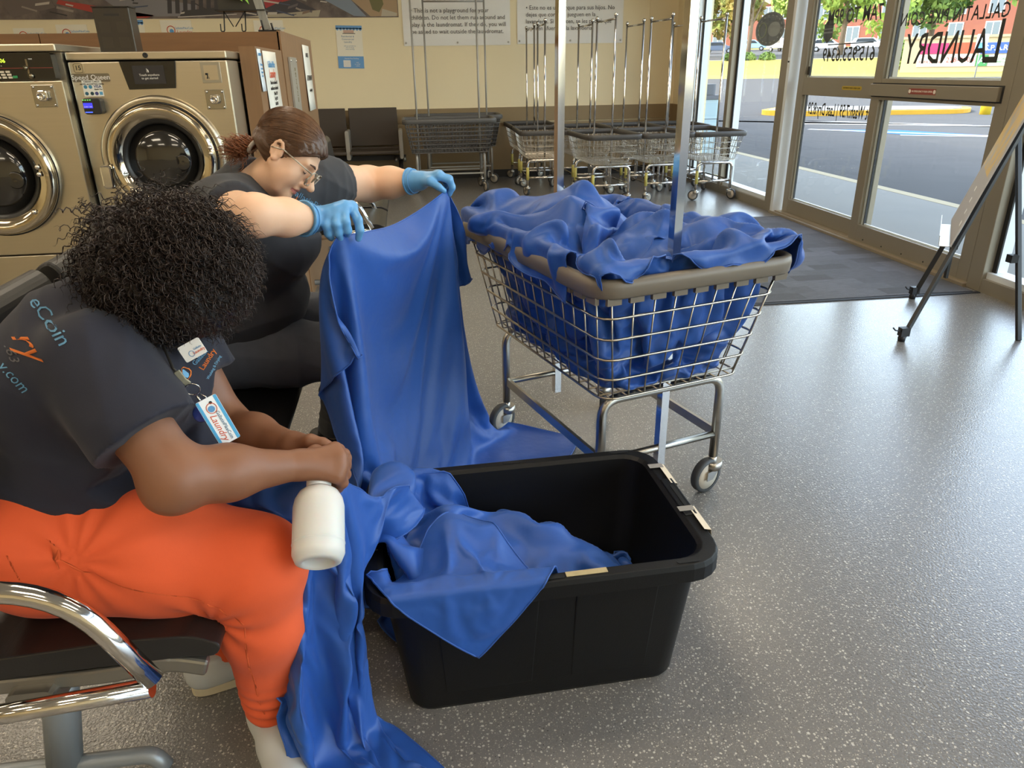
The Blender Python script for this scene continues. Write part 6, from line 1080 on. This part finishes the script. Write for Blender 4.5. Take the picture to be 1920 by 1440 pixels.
# B: cloth across the worker's lap, hanging to the floor beside the tote
r0, r1 = np.array((-.34, 1.36, .635)), np.array((-.05, 1.56, .50)); hp_ = at(636, 900, 1.235) + [0, .01, -.012]
def ridge(u):                     # supported line: lap, hands, tote rim
    pts = np.array([(-.50, 1.42, .64), (-.34, 1.34, .63), hp_, (-.115, 1.32, .585), (-.045, 1.45, .50), (-.02, 1.58, .44)]); s = np.r_[0, np.cumsum(np.linalg.norm(np.diff(pts, axis=0), axis=1))]; t = u * s[-1]; return np.array([np.interp(t, s, pts[:, i]) for i in range(3)])
def startB(u, v):
    p0 = ridge(u); k = min(1, max(0, (u - .45) / .3)); p1 = (1 - k) * np.array([p0[0] + .02, p0[1] - .10, p0[2] - .10]) + k * np.array([-.185, 1.20 + .10 * (u - .7), .40]); p2 = np.array([-.33 + .45 * u, 1.13 - .03 * u, .03]); p3 = np.array([-.40 + .84 * u, .88 + .03 * math.sin(u * 9), .025]); pts = np.array([p0, p1, p2, p3])
    L_ = np.linalg.norm(np.diff(pts, axis=0), axis=1); s_ = np.r_[0, np.cumsum(L_)]; t = v * s_[-1]; q = np.array([np.interp(t, s_, pts[:, i]) for i in range(3)]); w = .022 * math.sin(u * 26 + v * 4) * min(1, v * 5) + .012 * math.sin(u * 11 + v * 9); q[1] -= w * (1 if v < .8 else .2); q[2] += abs(w) * (1.5 if v > .75 else 0); return tuple(q)
nB = 46
pinB = [j * nB + i for i in range(nB) for j in range(2) if i < 12 or 17 <= i <= 22 or 33 <= i <= 37]
legs1 = [proxy_cap((-.52, 1.215, .545), (-.335, 1.19, .505), .113, .092), proxy_cap((-.335, 1.19, .505), (-.372, 1.245, .1), .092, .055), proxy_cap((-.52, 1.53, .545), (-.37, 1.56, .505), .113, .09), proxy_cap((-.37, 1.56, .505), (-.5, 1.45, .1), .09, .055), proxy_cap((-.372, 1.2, .05), (-.33, 1.08, .04), .05, .045)]
drape('B', nB, 62, startB, .18, colliders('B', [FLO] + legs1 + tote_w), pinB, bend=.04, selfd=0)
# C, D: cloth crumpled inside the tote and its corner over the front rim
def startC(u, v): p = MT @ V(-.325 + .60 * u, -.205 + .41 * v, .33 + .035 * math.sin(u * 19 + 5 * v) * math.sin(v * 16 + u * 4) + wob(u, v, .05) + .09 * math.exp(-((u - .3) / .3) ** 2 - ((v - .6) / .4) ** 2)); return tuple(p)
mound = [proxy_dome(tuple(MT @ V(-.12, .0, .08)), (.23, .19, .24)), proxy_dome(tuple(MT @ V(-.2, .04, .1)), (.13, .14, .25)), proxy_dome(tuple(MT @ V(.02, -.02, .08)), (.16, .16, .22)), proxy_dome(tuple(MT @ V(.14, -.05, .04)), (.13, .14, .16))]
drape('C', 68, 56, startC, 1.0, colliders('C', tote_w + mound, 12), bend=.012)
def startD(u, v):                 # a square turned 45 degrees: tip outside, rest inside
    a, b = (u - .5), (v - .5); x = (a - b) * .25; y = (a + b) * .25; p = MT @ V(-.17 + x, -.215 + y, .43 + .012 * math.sin(x * 40 + y * 14) - .22 * max(0, y)); return tuple(p)
drape('D', 30, 30, startD, None, colliders('D', tote_w + mound, 20), [j * 30 + i for j in range(30) for i in range(30) if i + j > 48], bend=.05, selfd=0)
# E, F, G: cloths heaped in the cart
heap = [proxy_dome(tuple(MC @ V(-.03, .20, .66)), (.22, .22, .30), Rz(math.radians(16.7))), proxy_dome(tuple(MC @ V(.04, -.2, .62)), (.23, .23, .27), Rz(math.radians(16.7))), proxy_dome(tuple(MC @ V(-.12, .02, .76)), (.10, .12, .20)), proxy_dome(tuple(MC @ V(.16, -.30, .76)), (.10, .10, .16))]
def heapc(x0, y0, w, l, z, ph, tilt=0):
    def f(u, v): p = MC @ V(x0 + w * (u - .5), y0 + l * (v - .5), z + .05 * math.sin(u * 19 + ph + 4 * v) * math.sin(v * 17 + u * 5 + ph) + wob(u + ph, v, .05) + tilt * (u - .5)); return tuple(p)
    return f
cart_h = walls(MC, .49, .81, .455, .625, .965, .875, .02)
drape('E', 60, 62, heapc(-.03, .15, .52, .60, 1.05, 0., .05), .72, colliders('E', cart_h + heap, 14), bend=.012)
drape('F', 54, 52, heapc(.02, -.22, .50, .42, 1.02, 2.), .75, colliders('F', cart_h + heap, 14), bend=.012)
def tubeG(sc, wv):
    def f(u, v):
        a = 2 * PI * u; k = 8.; cx, sx = math.cos(a), math.sin(a); r = .995 * (abs(cx) ** k + abs(sx) ** k) ** (-1 / k); t = v; hw = (.244 + .058 * t); hl = (.404 + .070 * t); w = wv * (math.sin(u * 6.28 * 23 + 5 * v) * .5 + math.sin(u * 6.28 * 9 + 8 * v + 1) * .5)
        p = MC @ V(cx * r * (hw - .018 + w), sx * r * (hl - .018 + w), .456 + .345 * t); return tuple(p)
    return f
innerG = [MB().lathe([(.5, 0), (.55, 1)], 20, MC @ Tr(0, 0, .45) @ Matrix.Diagonal((.36, .68, .35, 1)))]
drape('G', 150, 26, tubeG(1, .012), .55, colliders('G', cart_w + innerG, 4), [25 * 150 + i for i in range(150)] + list(range(150)), cyc=True, bend=.04, tens=15, selfd=.004)
import time as _t; _0 = _t.time()
SHEETS = run_drape(52)
print('drape seconds', round(_t.time() - _0, 1))
def cloth_obj(key, label, group=None, hem=True, sub=2):
    V_, Q, nu, nv, cyc = SHEETS[key]; V_ = .7 * V_ + .3 * relax(V_, Q, 1, 1.); V_[:, 2] = np.maximum(V_[:, 2], .004)
    if key == 'C':          # keep the sheet inside the tote walls
        A4 = np.array(MT); L4 = np.array(MT.inverted()); q = V_ @ L4[:3, :3].T + L4[:3, 3]; k = np.clip(q[:, 2] / .372, 0, 1); lo_ = q[:, 2] < .39
        q[lo_, 0] = np.clip(q[lo_, 0], -(.303 + .036 * k[lo_]), .303 + .036 * k[lo_]); q[lo_, 1] = np.clip(q[lo_, 1], -(.192 + .024 * k[lo_]), .192 + .024 * k[lo_]); V_ = q @ A4[:3, :3].T + A4[:3, 3]
    c = V_.mean(0); c[2] = V_[:, 2].min(); t = thing('blue_cloth', label, 'cloth', tuple(c), 0, group); o = obj('sheet', np_mesh('sheet', V_ - c, Q), BLUE, t)
    s = o.modifiers.new('sub', 'SUBSURF'); s.levels = s.render_levels = sub; o.modifiers.new('solid', 'SOLIDIFY').thickness = .0012
    if hem and not cyc: G_ = (V_ - c).reshape(nv, nu, 3); e = np.concatenate([G_[0, :], G_[1:, -1], G_[-1, -2::-1], G_[-2:0:-1, 0]]); MB().tube([tuple(p) for p in e], .0022, 5, True).build('hem', BLUE, t)
    return t
cloth_obj('A', 'blue cloth held up by the gloved worker, trailing on the floor'); cloth_obj('B', 'blue cloth hanging from the seated worker\'s lap down to the floor'); cloth_obj('C', 'blue cloth crumpled inside the black tote', sub=1); cloth_obj('D', 'blue cloth corner folded over the front rim of the black tote')
cloth_obj('E', 'blue cloth heaped at the far end of the large cart', sub=1); cloth_obj('F', 'blue cloth heaped at the near end of the large cart', sub=1); cloth_obj('G', 'blue cloth bunched inside the wire sides of the large cart', sub=1)
bpy.context.view_layer.update()
